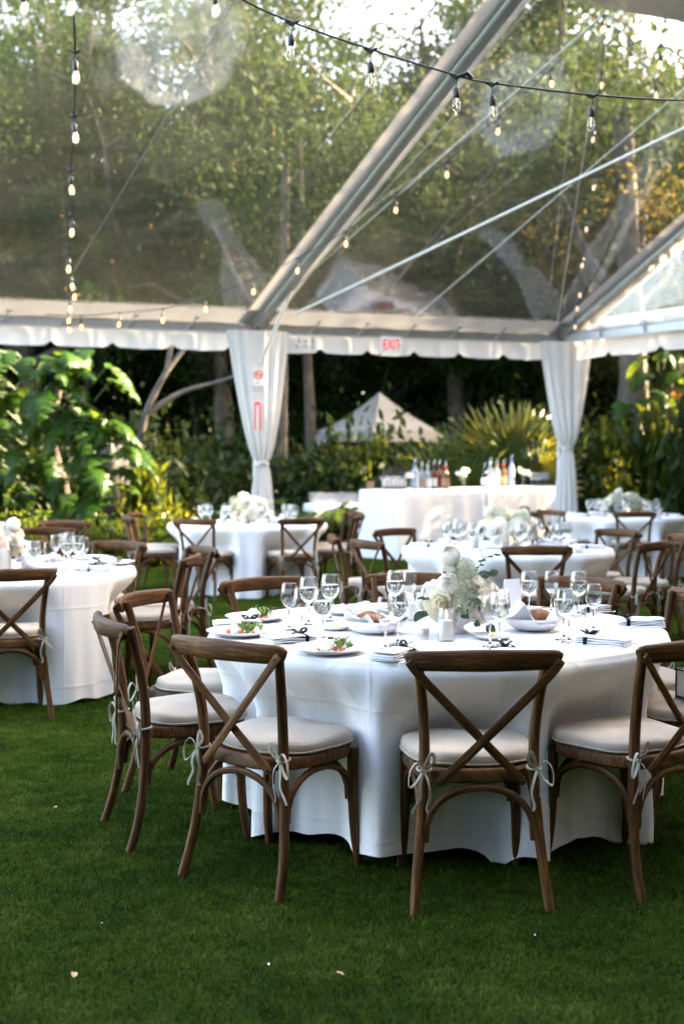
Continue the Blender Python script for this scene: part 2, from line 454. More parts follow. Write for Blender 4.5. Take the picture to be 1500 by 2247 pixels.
# ---------------------------------------------------------------- lawn
def ground_mat():
    m, nt, b = new_mat('lawn_base')
    tc = nt.nodes.new('ShaderNodeTexCoord')
    n1 = noise(nt, tc.outputs['Object'], 260, 4); n2 = noise(nt, tc.outputs['Object'], 1.3, 3)
    t = mathn(nt, 'ADD', mathn(nt, 'MULTIPLY', n1, 0.6), mathn(nt, 'MULTIPLY', n2, 0.4))
    link(nt, ramp(nt, t, [(0.35, (0.018, 0.036, 0.008)), (0.65, (0.055, 0.095, 0.022))]), b.inputs['Base Color'])
    b.inputs['Roughness'].default_value = 0.9; b.inputs['Specular IOR Level'].default_value = 0.1
    bump(nt, n1, b, 0.8, 0.02)
    return m
def turf_mat():
    m, nt, b = new_mat('turf_blade')
    geo = nt.nodes.new('ShaderNodeNewGeometry')
    tc = nt.nodes.new('ShaderNodeTexCoord')
    patch = noise(nt, geo.outputs['Position'], 1.7, 4, 0.6)
    fine = noise(nt, geo.outputs['Position'], 9.0, 5, 0.65)
    v = mathn(nt, 'ADD', mathn(nt, 'MULTIPLY', geo.outputs['Random Per Island'], 0.66), mathn(nt, 'ADD', mathn(nt, 'MULTIPLY', mathn(nt, 'SUBTRACT', patch, 0.46), 1.0), mathn(nt, 'MULTIPLY', mathn(nt, 'SUBTRACT', fine, 0.42), 1.0)))
    c = ramp(nt, v, [(0.1, (0.010, 0.032, 0.002)), (0.5, (0.036, 0.078, 0.005)), (0.8, (0.092, 0.135, 0.018)), (1.0, (0.20, 0.20, 0.065))])
    link(nt, c, b.inputs['Base Color'])
    b.inputs['Roughness'].default_value = 0.7; b.inputs['Specular IOR Level'].default_value = 0.06
    tl = nt.nodes.new('ShaderNodeBsdfTranslucent'); link(nt, c, tl.inputs[0])
    mx = nt.nodes.new('ShaderNodeMixShader'); mx.inputs[0].default_value = 0.25
    link(nt, b.outputs[0], mx.inputs[1]); link(nt, tl.outputs[0], mx.inputs[2]); link(nt, mx.outputs[0], nt.nodes['Material Output'].inputs[0])
    return m
g = MB(); g.add([(-300, -300, 0), (300, -300, 0), (300, 300, 0), (-300, 300, 0)], [(0, 1, 2, 3)])
ground = g.build('ground', ground_mat(), smooth=False)
ground['kind'] = 'structure'

PATCH = 0.5
rg = np.random.default_rng(3)
nb = 9000
p = rg.uniform(-PATCH / 2, PATCH / 2, (nb, 2)); an = rg.uniform(0, 2 * np.pi, nb)
h = rg.uniform(0.006, 0.019, nb); w = rg.uniform(0.0009, 0.0019, nb); ln = rg.normal(0, 0.008, (nb, 2))
dx, dy = np.cos(an) * w, np.sin(an) * w
B0 = np.stack([p[:, 0] - dx, p[:, 1] - dy, np.full(nb, 0.0)], 1); B1 = np.stack([p[:, 0] + dx, p[:, 1] + dy, np.full(nb, 0.0)], 1)
M0 = np.stack([p[:, 0] - dx * .8 + ln[:, 0] * .4, p[:, 1] - dy * .8 + ln[:, 1] * .4, h * .6], 1); M1 = np.stack([p[:, 0] + dx * .8 + ln[:, 0] * .4, p[:, 1] + dy * .8 + ln[:, 1] * .4, h * .6], 1)
T = np.stack([p[:, 0] + ln[:, 0] * 1.3, p[:, 1] + ln[:, 1] * 1.3, h], 1)
V = np.concatenate([B0, B1, M1, M0, T]); i = np.arange(nb)
tri = np.concatenate([np.stack([i, i + nb, i + 2 * nb], 1), np.stack([i, i + 2 * nb, i + 3 * nb], 1), np.stack([i + 3 * nb, i + 2 * nb, i + 4 * nb], 1)])
turf = obj('turf', soup('turf', V, tri, turf_mat()))
turf['kind'] = 'stuff'; turf['label'] = 'short green artificial turf blades covering the lawn'; turf['category'] = 'turf'
ng = bpy.data.node_groups.new('turf_spread', 'GeometryNodeTree')
ng.interface.new_socket('Geometry', in_out='INPUT', socket_type='NodeSocketGeometry')
ng.interface.new_socket('Geometry', in_out='OUTPUT', socket_type='NodeSocketGeometry')
gi = ng.nodes.new('NodeGroupInput'); go = ng.nodes.new('NodeGroupOutput')
NX, NY, Y0 = 25, 38, 2.2
gr = ng.nodes.new('GeometryNodeMeshGrid')
gr.inputs['Size X'].default_value = (NX - 1) * PATCH; gr.inputs['Size Y'].default_value = (NY - 1) * PATCH
gr.inputs['Vertices X'].default_value = NX; gr.inputs['Vertices Y'].default_value = NY
tf = ng.nodes.new('GeometryNodeTransform'); tf.inputs['Translation'].default_value = (0, Y0 + (NY - 1) * PATCH / 2, 0.002)
ip = ng.nodes.new('GeometryNodeInstanceOnPoints')
rv = ng.nodes.new('FunctionNodeRandomValue'); rv.data_type = 'INT'
rv.inputs[4].default_value = 0; rv.inputs[5].default_value = 3
mu = ng.nodes.new('ShaderNodeMath'); mu.operation = 'MULTIPLY'; mu.inputs[1].default_value = math.pi / 2
cx = ng.nodes.new('ShaderNodeCombineXYZ')
L = ng.links.new
L(gr.outputs[0], tf.inputs[0]); L(tf.outputs[0], ip.inputs['Points']); L(gi.outputs[0], ip.inputs['Instance'])
L(rv.outputs[2], mu.inputs[0]); L(mu.outputs[0], cx.inputs[2]); L(cx.outputs[0], ip.inputs['Rotation']); L(ip.outputs[0], go.inputs[0])
md = turf.modifiers.new('spread', 'NODES'); md.node_group = ng

# ---------------------------------------------------------------- clear-topped frame tent
EAVE = 3.22
V1 = Vector((-1.18, 17.07, EAVE)); V2 = Vector((3.21, 18.58, EAVE))
E = (V2 - V1).normalized()                       # along the back eave
VA = V1 - E * 5.6                               # next leg to the left, out of frame
RAFT = Vector((0.53, -0.848, 0.0)).normalized()   # rafters run this way in plan
N_IN = Vector((E.y, -E.x, 0))                    # square to the eave, into the tent
TAN = math.tan(R(27.5))
def roof(p, extra=0.0):                          # height of the back roof slope over plan point p
    return EAVE + 0.10 + TAN * (Vector((p.x, p.y, EAVE)) - V1).dot(N_IN) + extra
RS = RAFT.dot(N_IN)
RLEN = 8.4                                       # rafter length in plan
def up_rafter(v, t, lift=0.0):
    q = v + RAFT * t
    return Vector((q.x, q.y, roof(q, lift)))
tent = thing('frame_tent', 'large clear-roofed frame tent with white valance over the tables', 'tent', (V1.x, V1.y, 0))
def tentpart(mb, name, mat, parent=None, smooth=True):
    o = mb.build(name, mat, None, smooth)
    o.parent = parent or tent
    o.matrix_parent_inverse = (parent or tent).matrix_world.inverted() if parent else Matrix.Translation(-tent.location)
    return o
tent.matrix_world = Matrix.Translation(tent.location)
# legs
for v in (VA, V1, V2):
    tentpart(MB().tube([(v.x, v.y, 0), (v.x, v.y, EAVE)], 0.032, 12), 'leg', M['alu'])
VC = V2 + RAFT * 4.6
# eave beams: an upper tube, a lower track and a grey flap of vinyl
def beam(a, b, inward, name='eave_beam'):
    mb = MB()
    d = (b - a).normalized()
    rot = Matrix((d, Vector((-d.y, d.x, 0)), Vector((0, 0, 1)))).transposed()
    c = (a + b) / 2
    mb.box(c + Vector((0, 0, 0.03)), ((b - a).length - 0.1, 0.085, 0.10), rot)
    mb.tube([a + Vector((0, 0, 0.105)), b + Vector((0, 0, 0.105))], 0.022, 10)
    tr = MB().box(c + inward * 0.06 + Vector((0, 0, -0.035)), ((b - a).length - 0.12, 0.03, 0.02), rot)
    o = tentpart(mb, name, M['alu'], smooth=False)
    tentpart(tr, 'beam_track', M['valance'], smooth=False)
IN_SIDE = Vector((-RAFT.y, RAFT.x, 0)) * -1
beam(VA - E * 1.5, V1, N_IN); beam(V1, V2, N_IN); beam(V2, VC, IN_SIDE)
def flap(a, b, name='roof_edge_flap'):
    def fn(u, v):
        q = a.lerp(b, u) + RAFT * (-0.02 + v * 0.34)
        return (q.x, q.y, roof(q, -0.012 - 0.02 * math.sin(v * 3.1) - 0.006 * math.sin(u * 60)))
    tentpart(MB().grid(fn, 60, 4), name, M['grey_vinyl'])
flap(VA - E * 1.5, V1 - E * 0.03); flap(V1 + E * 0.03, V2)
# straps that tie the roof edge to the beam
def strap(q, d, slant=0.12):
    a = Vector((q.x, q.y, EAVE - 0.02)) + N_IN * 0.05
    b = a + d * slant + N_IN * 0.11 + Vector((0, 0, 0.15))
    mb = MB().tube([a, a.lerp(b, 0.5), b], 0.011, 6)
    mb.box(b, (0.055, 0.04, 0.035))
    tentpart(mb, 'strap', M['valance'])
for t in (-4.1, -3.35, -2.6, -1.75, -0.95, 0.75, 1.45, 2.15, 2.85, 3.55):
    strap(V1 + E * t, E)
for t in (0.9, 1.75, 2.6):
    q = V2 + RAFT * t
    tentpart(MB().tube([q + Vector((0, 0, -0.06)) + IN_SIDE * .06, q + Vector((0, 0, 0.16)) + IN_SIDE * .06], 0.014, 6).tube([q + IN_SIDE * .07 + Vector((0, 0, .1)) - RAFT * .09, q + IN_SIDE * .07 + Vector((0, 0, .13)) + RAFT * .05], 0.012, 6), 'strap', M['valance'])
# valance with notched lower edge
def valance(a, b, out, step, z1=-0.24, first=0.35):
    Ln = (b - a).length
    nots = [first + k * step for k in range(int(Ln / step) + 1)]
    def fn(u, v):
        s = u * Ln
        k = max((math.exp(-((s - q) / 0.05) ** 2) for q in nots), default=0)
        sag = 0.018 * (min(abs(s - q) for q in nots) / step * 2) if nots else 0
        bot = z1 + 0.055 * k - sag * 0.9
        q = a.lerp(b, u) + out * (0.05 + 0.012 * math.sin(s * 9) * v + 0.006 * math.sin(s * 23) * v)
        return (q.x, q.y, EAVE - 0.02 + (bot) * v)
    tentpart(MB().grid(fn, int(Ln * 40), 5), 'valance', M['valance'])
valance(VA - E * 1.5, V1, -N_IN, 0.79, -0.245, 0.45)
valance(V1, V2, -N_IN, 0.70, -0.245, 0.95)
valance(V2, VC, -IN_SIDE, 1.0, -0.25, 0.95)
# rafters and ridge
def rafter(v, L=RLEN, wid=0.055):
    pts = [up_rafter(v, t, -0.05) for t in np.linspace(0.0, L, 8)]
    d = (pts[-1] - pts[0]).normalized()
    side = d.cross(Vector((0, 0, 1))).normalized(); upv = side.cross(d)
    rot = Matrix((d, side, upv)).transposed()
    mb = MB().box((pts[0] + pts[-1]) / 2, ((pts[-1] - pts[0]).length, wid * 2, 0.13), rot)
    for s in (-1, 1):
        mb.tube([q + side * s * (wid + 0.012) + upv * 0.03 for q in (pts[0], pts[-1])], 0.022, 8)
        mb.tube([q + side * s * (wid + 0.006) - upv * 0.045 for q in (pts[0], pts[-1])], 0.012, 8)
    o = tentpart(mb, 'rafter', M['alu'])
    for s in (-1, 1):                             # sleeves of grey vinyl along both sides of the rafter
        def fn(u, v, s=s):
            q = pts[0].lerp(pts[-1], u) + side * s * (wid + 0.01 + v * 0.15)
            return (q.x, q.y, roof(q, -0.004 - 0.02 * math.sin(v * 3.1)))
        tentpart(MB().grid(fn, 30, 3), 'rafter_sleeve', M['grey_vinyl'])
rafter(V1); rafter(V2); rafter(VA)
ra, rb = up_rafter(VA - E * 1.5, RLEN), up_rafter(V2, RLEN)
tentpart(MB().tube([ra, rb], 0.05, 10), 'ridge_beam', M['alu'])
# clear roof panels
def panel(a, b, name='roof_panel'):
    ln = (b - a).length
    def fn(u, v):
        q = a.lerp(b, u) + RAFT * (v * RLEN)
        return (q.x, q.y, roof(q, 0.012 - 0.05 * math.sin(math.pi * u) * math.sin(math.pi * min(v * 1.2, 1))))
    return tentpart(MB().grid(fn, 24, 24), name, M['vinyl'])
panel(VA - E * 1.5, V1); panel(V1, V2)
# welded seams across the roof panels
for a, b in (((525, -20), (165, 590)), ((960, 0), (700, 330)), ((830, 660), (1180, 250))):
    pts = []
    for k in range(9):
        px = a[0] + (b[0] - a[0]) * k / 8; py = a[1] + (b[1] - a[1]) * k / 8
        d = ray(px, py); o0 = Vector((0, 0, CAM_Z))
        # meet of the sight line with the roof slope
        s0 = (o0 - V1).dot(N_IN); sd = d.dot(N_IN)
        t = (EAVE + 0.10 + TAN * s0 - CAM_Z) / (d.z - TAN * sd)
        pts.append(o0 + d * t + Vector((0, 0, -0.02)))
    tentpart(MB().tube([pts[0], pts[4], pts[-1]], 0.013, 6, 0.3), 'seam', M['grey_vinyl'])
# gable end on the right: white borders round a clear pane
def gable_pt(t, h):                               # t along the eave, h up
    q = V2 + RAFT * t - IN_SIDE * 0.07
    return Vector((q.x, q.y, EAVE + h))
sl = TAN * RS
GL = 6.0
mb = MB().grid(lambda u, v: gable_pt(u * GL, 0.10 + v * min(0.18, max(0.0, u * GL * sl))), 30, 2)
tentpart(mb, 'gable_border', M['valance'])
mb = MB().grid(lambda u, v: gable_pt(u * GL, 0.06 + u * GL * sl - 0.20 * v * min(1, u * 8)), 30, 2)
tentpart(mb, 'gable_border', M['valance'])
tentpart(MB().grid(lambda u, v: gable_pt(0.6 + u * (GL - 0.6), 0.24 + v * max(0.0, (0.6 + u * (GL - 0.6)) * sl - 0.32)) + IN_SIDE * 0.006, 20, 6), 'gable_pane', M['vinyl'])
# white fabric liner by the ridge
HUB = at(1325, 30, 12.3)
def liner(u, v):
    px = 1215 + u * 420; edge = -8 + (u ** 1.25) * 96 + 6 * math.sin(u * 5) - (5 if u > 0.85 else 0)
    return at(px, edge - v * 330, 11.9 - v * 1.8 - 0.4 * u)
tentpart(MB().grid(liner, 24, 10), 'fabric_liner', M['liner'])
# brackets where the beams meet
for v in (V1, V2):
    tentpart(MB().box(v + Vector((0, 0, 0.02)) + N_IN * 0.06, (0.12, 0.10, 0.13)).tube([v + N_IN * 0.12 + Vector((0, 0, -0.03)), v + N_IN * 0.12 + Vector((0, 0, 0.12))], 0.03, 8), 'bracket', M['rust'])
# cables and props
def bar(a, b, r, name, mat, n=8):
    tentpart(MB().tube([a, b], r, n), name, mat)
bar(at(645, 690, 16.4), at(1520, 272, 13.2), 0.017, 'cross_cable', M['cable'])
bar(V1 + N_IN * 0.2 + Vector((0, 0, 0.15)), HUB, 0.010, 'cross_cable', M['cable'])
bar(at(1222, 712, 17.8), HUB + Vector((0.02, 0.05, 0)), 0.008, 'cross_cable', M['cable'])
bar(at(905, 700, 16.8), at(1540, 160, 13.4), 0.006, 'cross_cable', M['cable'])
bar(at(645, 622, 16.35), at(571, 800, 16.62), 0.024, 'knee_brace', M['alu'], 10)
bar(at(640, 640, 16.4), at(1000, 250, 13.6), 0.010, 'cross_cable', M['cable'])

# ---------------------------------------------------------------- curtains tied back at the legs
def curtain(v, label, tie_z, tie_w, bot_w, lean, top_w=0.86, seed=1, tie_dx=0.0):
    t = thing('leg_curtain', label, 'curtain', (v.x, v.y, 0), group='white curtains on the tent legs')
    z_top = EAVE - 0.02
    rr = random.Random(seed)
    ph = [rr.uniform(0, 6.28) for _ in range(4)]
    def prof(z):
        if z >= tie_z:
            k = (z - tie_z) / (z_top - tie_z)
            return tie_w + (top_w - tie_w) * (k ** 0.62), tie_dx * (1 - k)
        k = (tie_z - z) / tie_z
        return tie_w + (bot_w - tie_w) * (k ** 0.6), tie_dx + lean * k
    def fn(u, q):
        z = z_top * (1 - q) + 0.03 * q
        w, dx = prof(z)
        a = 2 * math.pi * u
        amp = 0.028 + 0.02 * (1 - (w / top_w))
        pl = math.sin(a * 13 + ph[0] + 0.6 * math.sin(q * 5)) * amp * (0.6 + 0.4 * math.sin(a * 3 + ph[1]))
        pinch = math.exp(-((z - tie_z) / 0.07) ** 2)
        pl *= 1 - 0.6 * pinch
        x = math.cos(a) * (w / 2 + pl * 0.5)
        y = math.sin(a) * (min(w, 0.34) * 0.40 + pl) 
        return (E.x * (x + dx) - E.y * y, E.y * (x + dx) + E.x * y, z)
    MB().grid(fn, 180, 60, close_u=True).build('drape', M['curtain'], t)
    w, dx = prof(tie_z)
    def band(u, q):
        a = 2 * math.pi * u
        x = math.cos(a) * (w / 2 + 0.028 + 0.01 * math.sin(q * math.pi)); y = math.sin(a) * (min(w, .34) * 0.40 + 0.03 + 0.01 * math.sin(q * math.pi))
        return (E.x * (x + dx) - E.y * y, E.y * (x + dx) + E.x * y, tie_z - 0.03 + 0.06 * q + 0.01 * math.sin(a * 3))
    MB().grid(band, 40, 4, close_u=True).build('tie_band', M['curtain'], t)
    return t
curtain(V1 + N_IN * 0.16, 'white curtain gathered round the tent leg left of the exit sign', 1.43, 0.13, 0.40, 0.0, 0.85, 3, 0.05)
curtain(V2 + N_IN * 0.13 + E * 0.03, 'white curtain gathered round the corner leg beside the bar', 1.64, 0.11, 0.44, -0.03, 0.85, 5, 0.03)

# ---------------------------------------------------------------- signs on the tent
def text_mesh(txt, size, mat, depth=0.002):
    cu = bpy.data.curves.new('text', 'FONT'); cu.body = txt; cu.size = size; cu.extrude = depth
    cu.align_x = 'CENTER'; cu.align_y = 'CENTER'
    o = bpy.data.objects.new('text', cu); COL.objects.link(o)
    bpy.context.view_layer.update()
    me = bpy.data.meshes.new_from_object(o.evaluated_get(bpy.context.evaluated_depsgraph_get()))
    bpy.data.objects.remove(o); bpy.data.curves.remove(cu)
    me.materials.clear(); me.materials.append(mat)
    return me
ez = math.atan2(E.y, E.x)
p = V1 + E * ((at(849, 758, 17.4).x - V1.x) / E.x) + N_IN * 0.17
ex = thing('exit_sign', 'white exit sign with red letters hanging on the tent valance', 'sign', (p.x, p.y, EAVE - 0.275), ez)
MB().box((0, 0, 0.12), (0.30, 0.06, 0.22)).box((0, -0.002, 0.005), (0.30, 0.07, 0.025)).box((0, 0, 0.236), (0.27, 0.05, 0.02)).build('housing', M['sign'], ex, False)
MB().box((0, 0.0, -0.014), (0.24, 0.05, 0.014)).build('light_strip', M['exit_strip'], ex, False)
tm = text_mesh('EXIT', 0.175, M['exit_red'])
o = obj('lettering', tm, ex, (0, -0.033, 0.125), (R(90), 0, 0), (0.72, 1.18, 1))
for s in (-1, 1):
    a = MB().add([(s * 0.112, -0.034, 0.10), (s * 0.112, -0.034, 0.15), (s * 0.135, -0.034, 0.125)], [(0, 1, 2) if s < 0 else (0, 2, 1)])
    a.build('arrow', M['exit_red'], ex, False)
# safety notices hanging on the left curtain: a round prohibition mark and a red upright label
q = at(567, 822, 16.72)
sg = thing('notice', 'round red prohibition notice on the left white curtain', 'sign', (q.x, q.y, q.z), ez)
mb = MB()
def ringf(r0, r1, n=28):
    vs = [(r * math.cos(2 * math.pi * k / n), 0, r * math.sin(2 * math.pi * k / n)) for r in (r0, r1) for k in range(n)]
    return vs, [(k, (k + 1) % n, n + (k + 1) % n, n + k) for k in range(n)]
MB().box((0, 0.006, -0.035), (0.145, 0.004, 0.235)).build('plate', M['sign'], sg, False)
vs, fs = ringf(0.043, 0.062)
MB().add(vs, fs).box((0, 0.0, 0), (0.1, 0.003, 0.014), Matrix.Rotation(R(40), 3, 'Y')).build('prohibition_ring', M['red'], sg, False)
MB().box((0.004, 0.001, -0.004), (0.06, 0.002, 0.016)).box((-0.02, 0.001, 0.012), (0.02, 0.002, 0.02)).build('symbol', M['black'], sg, False)
MB().box((-0.01, 0.002, -0.10), (0.07, 0.002, 0.022)).box((0.03, 0.002, -0.118), (0.02, 0.002, 0.014)).build('caption', M['print_grey'], sg, False)
q = at(565, 911, 16.70)
sg = thing('label_strip', 'upright red label strip on the left white curtain', 'sign', (q.x, q.y, q.z), ez)
MB().box((0, 0.004, 0), (0.105, 0.004, 0.39)).build('plate', M['sign'], sg, False)
mb = MB()
for s in (-1, 1): mb.box((s * 0.034, 0, -0.02), (0.024, 0.003, 0.30))
mb.box((0, 0, 0.155), (0.085, 0.003, 0.045)).box((-0.034, 0, -0.185), (0.024, 0.003, 0.03)).box((0.034, 0, -0.185), (0.024, 0.003, 0.03))
mb.build('print', M['red'], sg, False)
MB().tube([(0.008, 0, -0.2), (0.02, 0, -0.235), (0.016, -0.004, -0.27)], 0.008, 6).build('hook', M['alu'], sg)
# faint printed maker's marks on the valance
pm = MB()
for px, py, w, h_ in ((657, 747, 5, 9), (652, 760, 8, 5), (672, 749, 9, 5), (672, 760, 10, 4), (686, 748, 5, 9), (687, 761, 5, 5)):
    q = V1 + E * ((at(px, py, 17.3).x - V1.x) / E.x) - N_IN * 0.025
    q.z = at(px, py, q.y).z
    k = q.y / F_PX
    tentpart(MB().box(q, (w * k, 0.002, h_ * k), Matrix.Rotation(ez, 3, 'Z')), 'faded_print', M['print_grey'], smooth=False)
q = V2 + RAFT * 0.55 - IN_SIDE * 0.01; q.z = EAVE - 0.07
pm.box(q, (0.06, 0.004, 0.03), Matrix.Rotation(math.atan2(RAFT.y, RAFT.x), 3, 'Z'))
tentpart(pm, 'faded_print', M['print_grey'], smooth=False)

# ---------------------------------------------------------------- string lights
def bulb_meshes():
    sock = MB().lathe([(0.0001, 0.0), (0.008, 0.0), (0.010, -0.004), (0.017, -0.010), (0.0175, -0.045), (0.0155, -0.052), (0.0155, -0.058), (0.0001, -0.058)], 12).mesh('socket', M['cord'])
    bl = MB().lathe([(0.012, -0.052), (0.0135, -0.062), (0.0215, -0.088), (0.0235, -0.103), (0.020, -0.121), (0.010, -0.133), (0.0001, -0.136)], 14).mesh('bulb', M['bulb'])
    fil = MB().tube([(0, 0, -0.06), (0.004, 0, -0.075), (-0.004, 0, -0.09), (0.004, 0, -0.105), (0, 0, -0.112)], 0.0016, 5).mesh('filament', M['dim'])
    lit = MB().lathe([(0.0001, -0.062), (0.008, -0.068), (0.0135, -0.088), (0.0148, -0.103), (0.010, -0.121), (0.0001, -0.128)], 10).mesh('filament', M['lit'])
    half = lit.copy(); half.materials.clear(); half.materials.append(M['half'])
    return sock, bl, fil, lit, half
SOCK, BULB, FIL, LIT, HALF = bulb_meshes()
def string(label, path, bulbs, lit=True, drop=0.075, cord_r=0.0065, sc=1.0):
    """path: cord points; bulbs: points on the cord where a lamp hangs"""
    t = thing('string_light', label, 'string light', path[0], group='bulb strings under the tent roof')
    o = Vector(path[0])
    P = [Vector(q) for q in path]
    cm = MB().tube([q - o for q in P], cord_r, 6)
    cm.build('cord', M['cord'], t)
    for b in bulbs:
        b = Vector(b)
        MB().tube([b - o, b - o + Vector((0.004, 0, -drop * 0.5)), b - o + Vector((0, 0, -drop))], 0.003, 5).tube([b - o + Vector((-0.03, 0, 0.004)), b - o + Vector((0, 0, -0.012)), b - o + Vector((0.03, 0, 0.004))], [0.006, 0.011, 0.006], 6).build('drop_lead', M['cord'], t)
        rx = (rnd.uniform(-.12, .12), rnd.uniform(-.12, .12), rnd.uniform(0, 6))
        s = obj('socket', SOCK, t, b - o + Vector((0, 0, -drop)), rx, sc)
        obj('bulb', BULB, s)
        obj('filament', lit if lit not in (True, False) else LIT if lit else FIL, s)
    return t
def smooth_path(pts, n=8):
    P = [Vector(p) for p in pts]; out = []
    for i in range(len(P) - 1):
        p0, p1, p2, p3 = P[max(i - 1, 0)], P[i], P[i + 1], P[min(i + 2, len(P) - 1)]
        for k in range(n):
            t = k / n
            out.append(0.5 * ((2 * p1) + (p2 - p0) * t + (2 * p0 - 5 * p1 + 4 * p2 - p3) * t * t + (3 * p1 - p0 - 3 * p2 + p3) * t ** 3))
    out.append(P[-1]); return out
# the near string crossing the top of the picture
c = [at(300, -130, 5.5), at(530, -2, 5.6), at(640, 48, 5.7), at(812, 108, 5.8), at(1000, 165, 5.9), at(1078, 182, 5.95), at(1297, 208, 6.1), at(1500, 220, 6.25), at(1720, 215, 6.4)]
string('dark cord of clear bulbs crossing nearest across the top', smooth_path(c), [c[2], c[3], c[4], c[5], c[6]], lit=False, drop=0.055, cord_r=0.005, sc=0.88)
cw = c[4].lerp(c[5], 0.45)
pl = MB().tube([c[4].lerp(c[5], 0.15), c[4].lerp(c[5], 0.3) + Vector((0, 0, 0.02)), c[4].lerp(c[5], 0.45)], 0.012, 8)
tag(pl.build('cord_plug', M['cord']), 'black plug joining two light cords beside the big rafter', 'plug')
# the string running away along the left
ys = [30, 180, 312, 424, 518, 597, 635, 657, 683, 708, 728]; ds = [6, 7, 8, 9, 10, 11, 12, 13, 14, 15, 16]; xs = [160, 166, 163, 156, 160, 152, 156, 165, 155, 153, 152]
bp = [at(x, y, d) + Vector((0, 0, 0.17)) for x, y, d in zip(xs, ys, ds)]
string('lit bulb string running away down the left side', smooth_path([at(162, -220, 4.6)] + bp + [at(155, 690, 16.15)], 4), bp, True, 0.05)
# from the left eave up to the hub
ends = [(178, 722), (263, 716), (357, 708), (450, 683), (555, 645), (652, 599), (757, 541), (868, 467), (980, 388), (1093, 294), (1207, 190), (1323, 72)]
n = len(ends)
bp = [at(x, y, 16.1 + (12.3 - 16.1) * (k / (n - 1))) + Vector((0, 0, 0.17)) for k, (x, y) in enumerate(ends)]
string('lit bulb string rising from the left eave to the roof hub', smooth_path([at(100, 690, 16.1)] + bp[:-1] + [HUB], 5), bp, True, 0.05)
# from the hub down to the corner leg
ends = [(1325, 78), (1319, 190), (1302, 310), (1302, 414), (1287, 506), (1278, 585), (1270, 650), (1266, 680), (1262, 720)]
n = len(ends)
bp = [at(x, y, 12.4 + (17.7 - 12.4) * (k / (n - 1)) ** 0.9) + Vector((0, 0, 0.16)) for k, (x, y) in enumerate(ends)]
string('dim bulb string falling from the roof hub to the corner leg', smooth_path([HUB] + bp[1:] + [at(1228, 738, 17.8)], 5), bp[1:], HALF, 0.05)
string('short bulb string leading right from the roof hub', smooth_path([HUB, at(1447, 96, 11.6), at(1560, 165, 11.0)], 6), [at(1447, 100, 11.6)], True, 0.08)
string('slack bulb string dropping steeply right of the roof hub', smooth_path([HUB, at(1383, 98, 11.8), at(1432, 172, 11.2), at(1500, 235, 10.6), at(1570, 330, 10.2)], 6), [at(1383, 98, 11.8), at(1436, 174, 11.2)], HALF, 0.05)
string('bulb string hung above the top edge with two lamps showing', smooth_path([at(-80, -60, 7.0), at(50, -45, 7.0), at(250, -60, 7.0), at(472, -38, 7.1), at(600, -90, 7.2)], 4), [at(50, -45, 7.0), at(472, -38, 7.1)], HALF, 0.06)

# ---------------------------------------------------------------- crossback chair
def seat_outline(wf, wb, yb, yf, n=40, k=3.2):
    """a rounded trapezoid, wider in front"""
    out = []
    cy = (yb + yf) / 2; hy = (yf - yb) / 2
    for i in range(n):
        a = 2 * math.pi * i / n
        ca, sa = math.cos(a), math.sin(a)
        y = math.copysign(abs(sa) ** (2 / k), sa); x = math.copysign(abs(ca) ** (2 / k), ca)
        w = wb + (wf - wb) * ((y + 1) / 2) ** 0.8
        out.append((x * w / 2, cy + y * hy))
    return out
def stack(mb, outline, rows):
    """rows: (scale, z) rings of one outline, capped at both ends"""
    n = len(outline); cy = sum(q[1] for q in outline) / n
    vs = [(x * s, cy + (y - cy) * s, z) for s, z in rows for x, y in outline]
    fs = [(j * n + i, j * n + (i + 1) % n, (j + 1) * n + (i + 1) % n, (j + 1) * n + i) for j in range(len(rows) - 1) for i in range(n)]
    fs += [tuple(range(n - 1, -1, -1)), tuple(range((len(rows) - 1) * n, len(rows) * n))]
    return mb.add(vs, fs, [(x * 2 + z * 3, y) for s, z in rows for x, y in outline])
def post_xyz(s):
    return [(s * 0.222, -0.262, -0.004), (s * 0.212, -0.228, 0.10), (s * 0.199, -0.203, 0.22), (s * 0.187, -0.188, 0.36), (s * 0.181, -0.184, 0.47), (s * 0.182, -0.190, 0.58), (s * 0.190, -0.206, 0.68), (s * 0.203, -0.230, 0.78), (s * 0.212, -0.248, 0.848)]
def spline(pts, n=4): return smooth_path(pts, n)
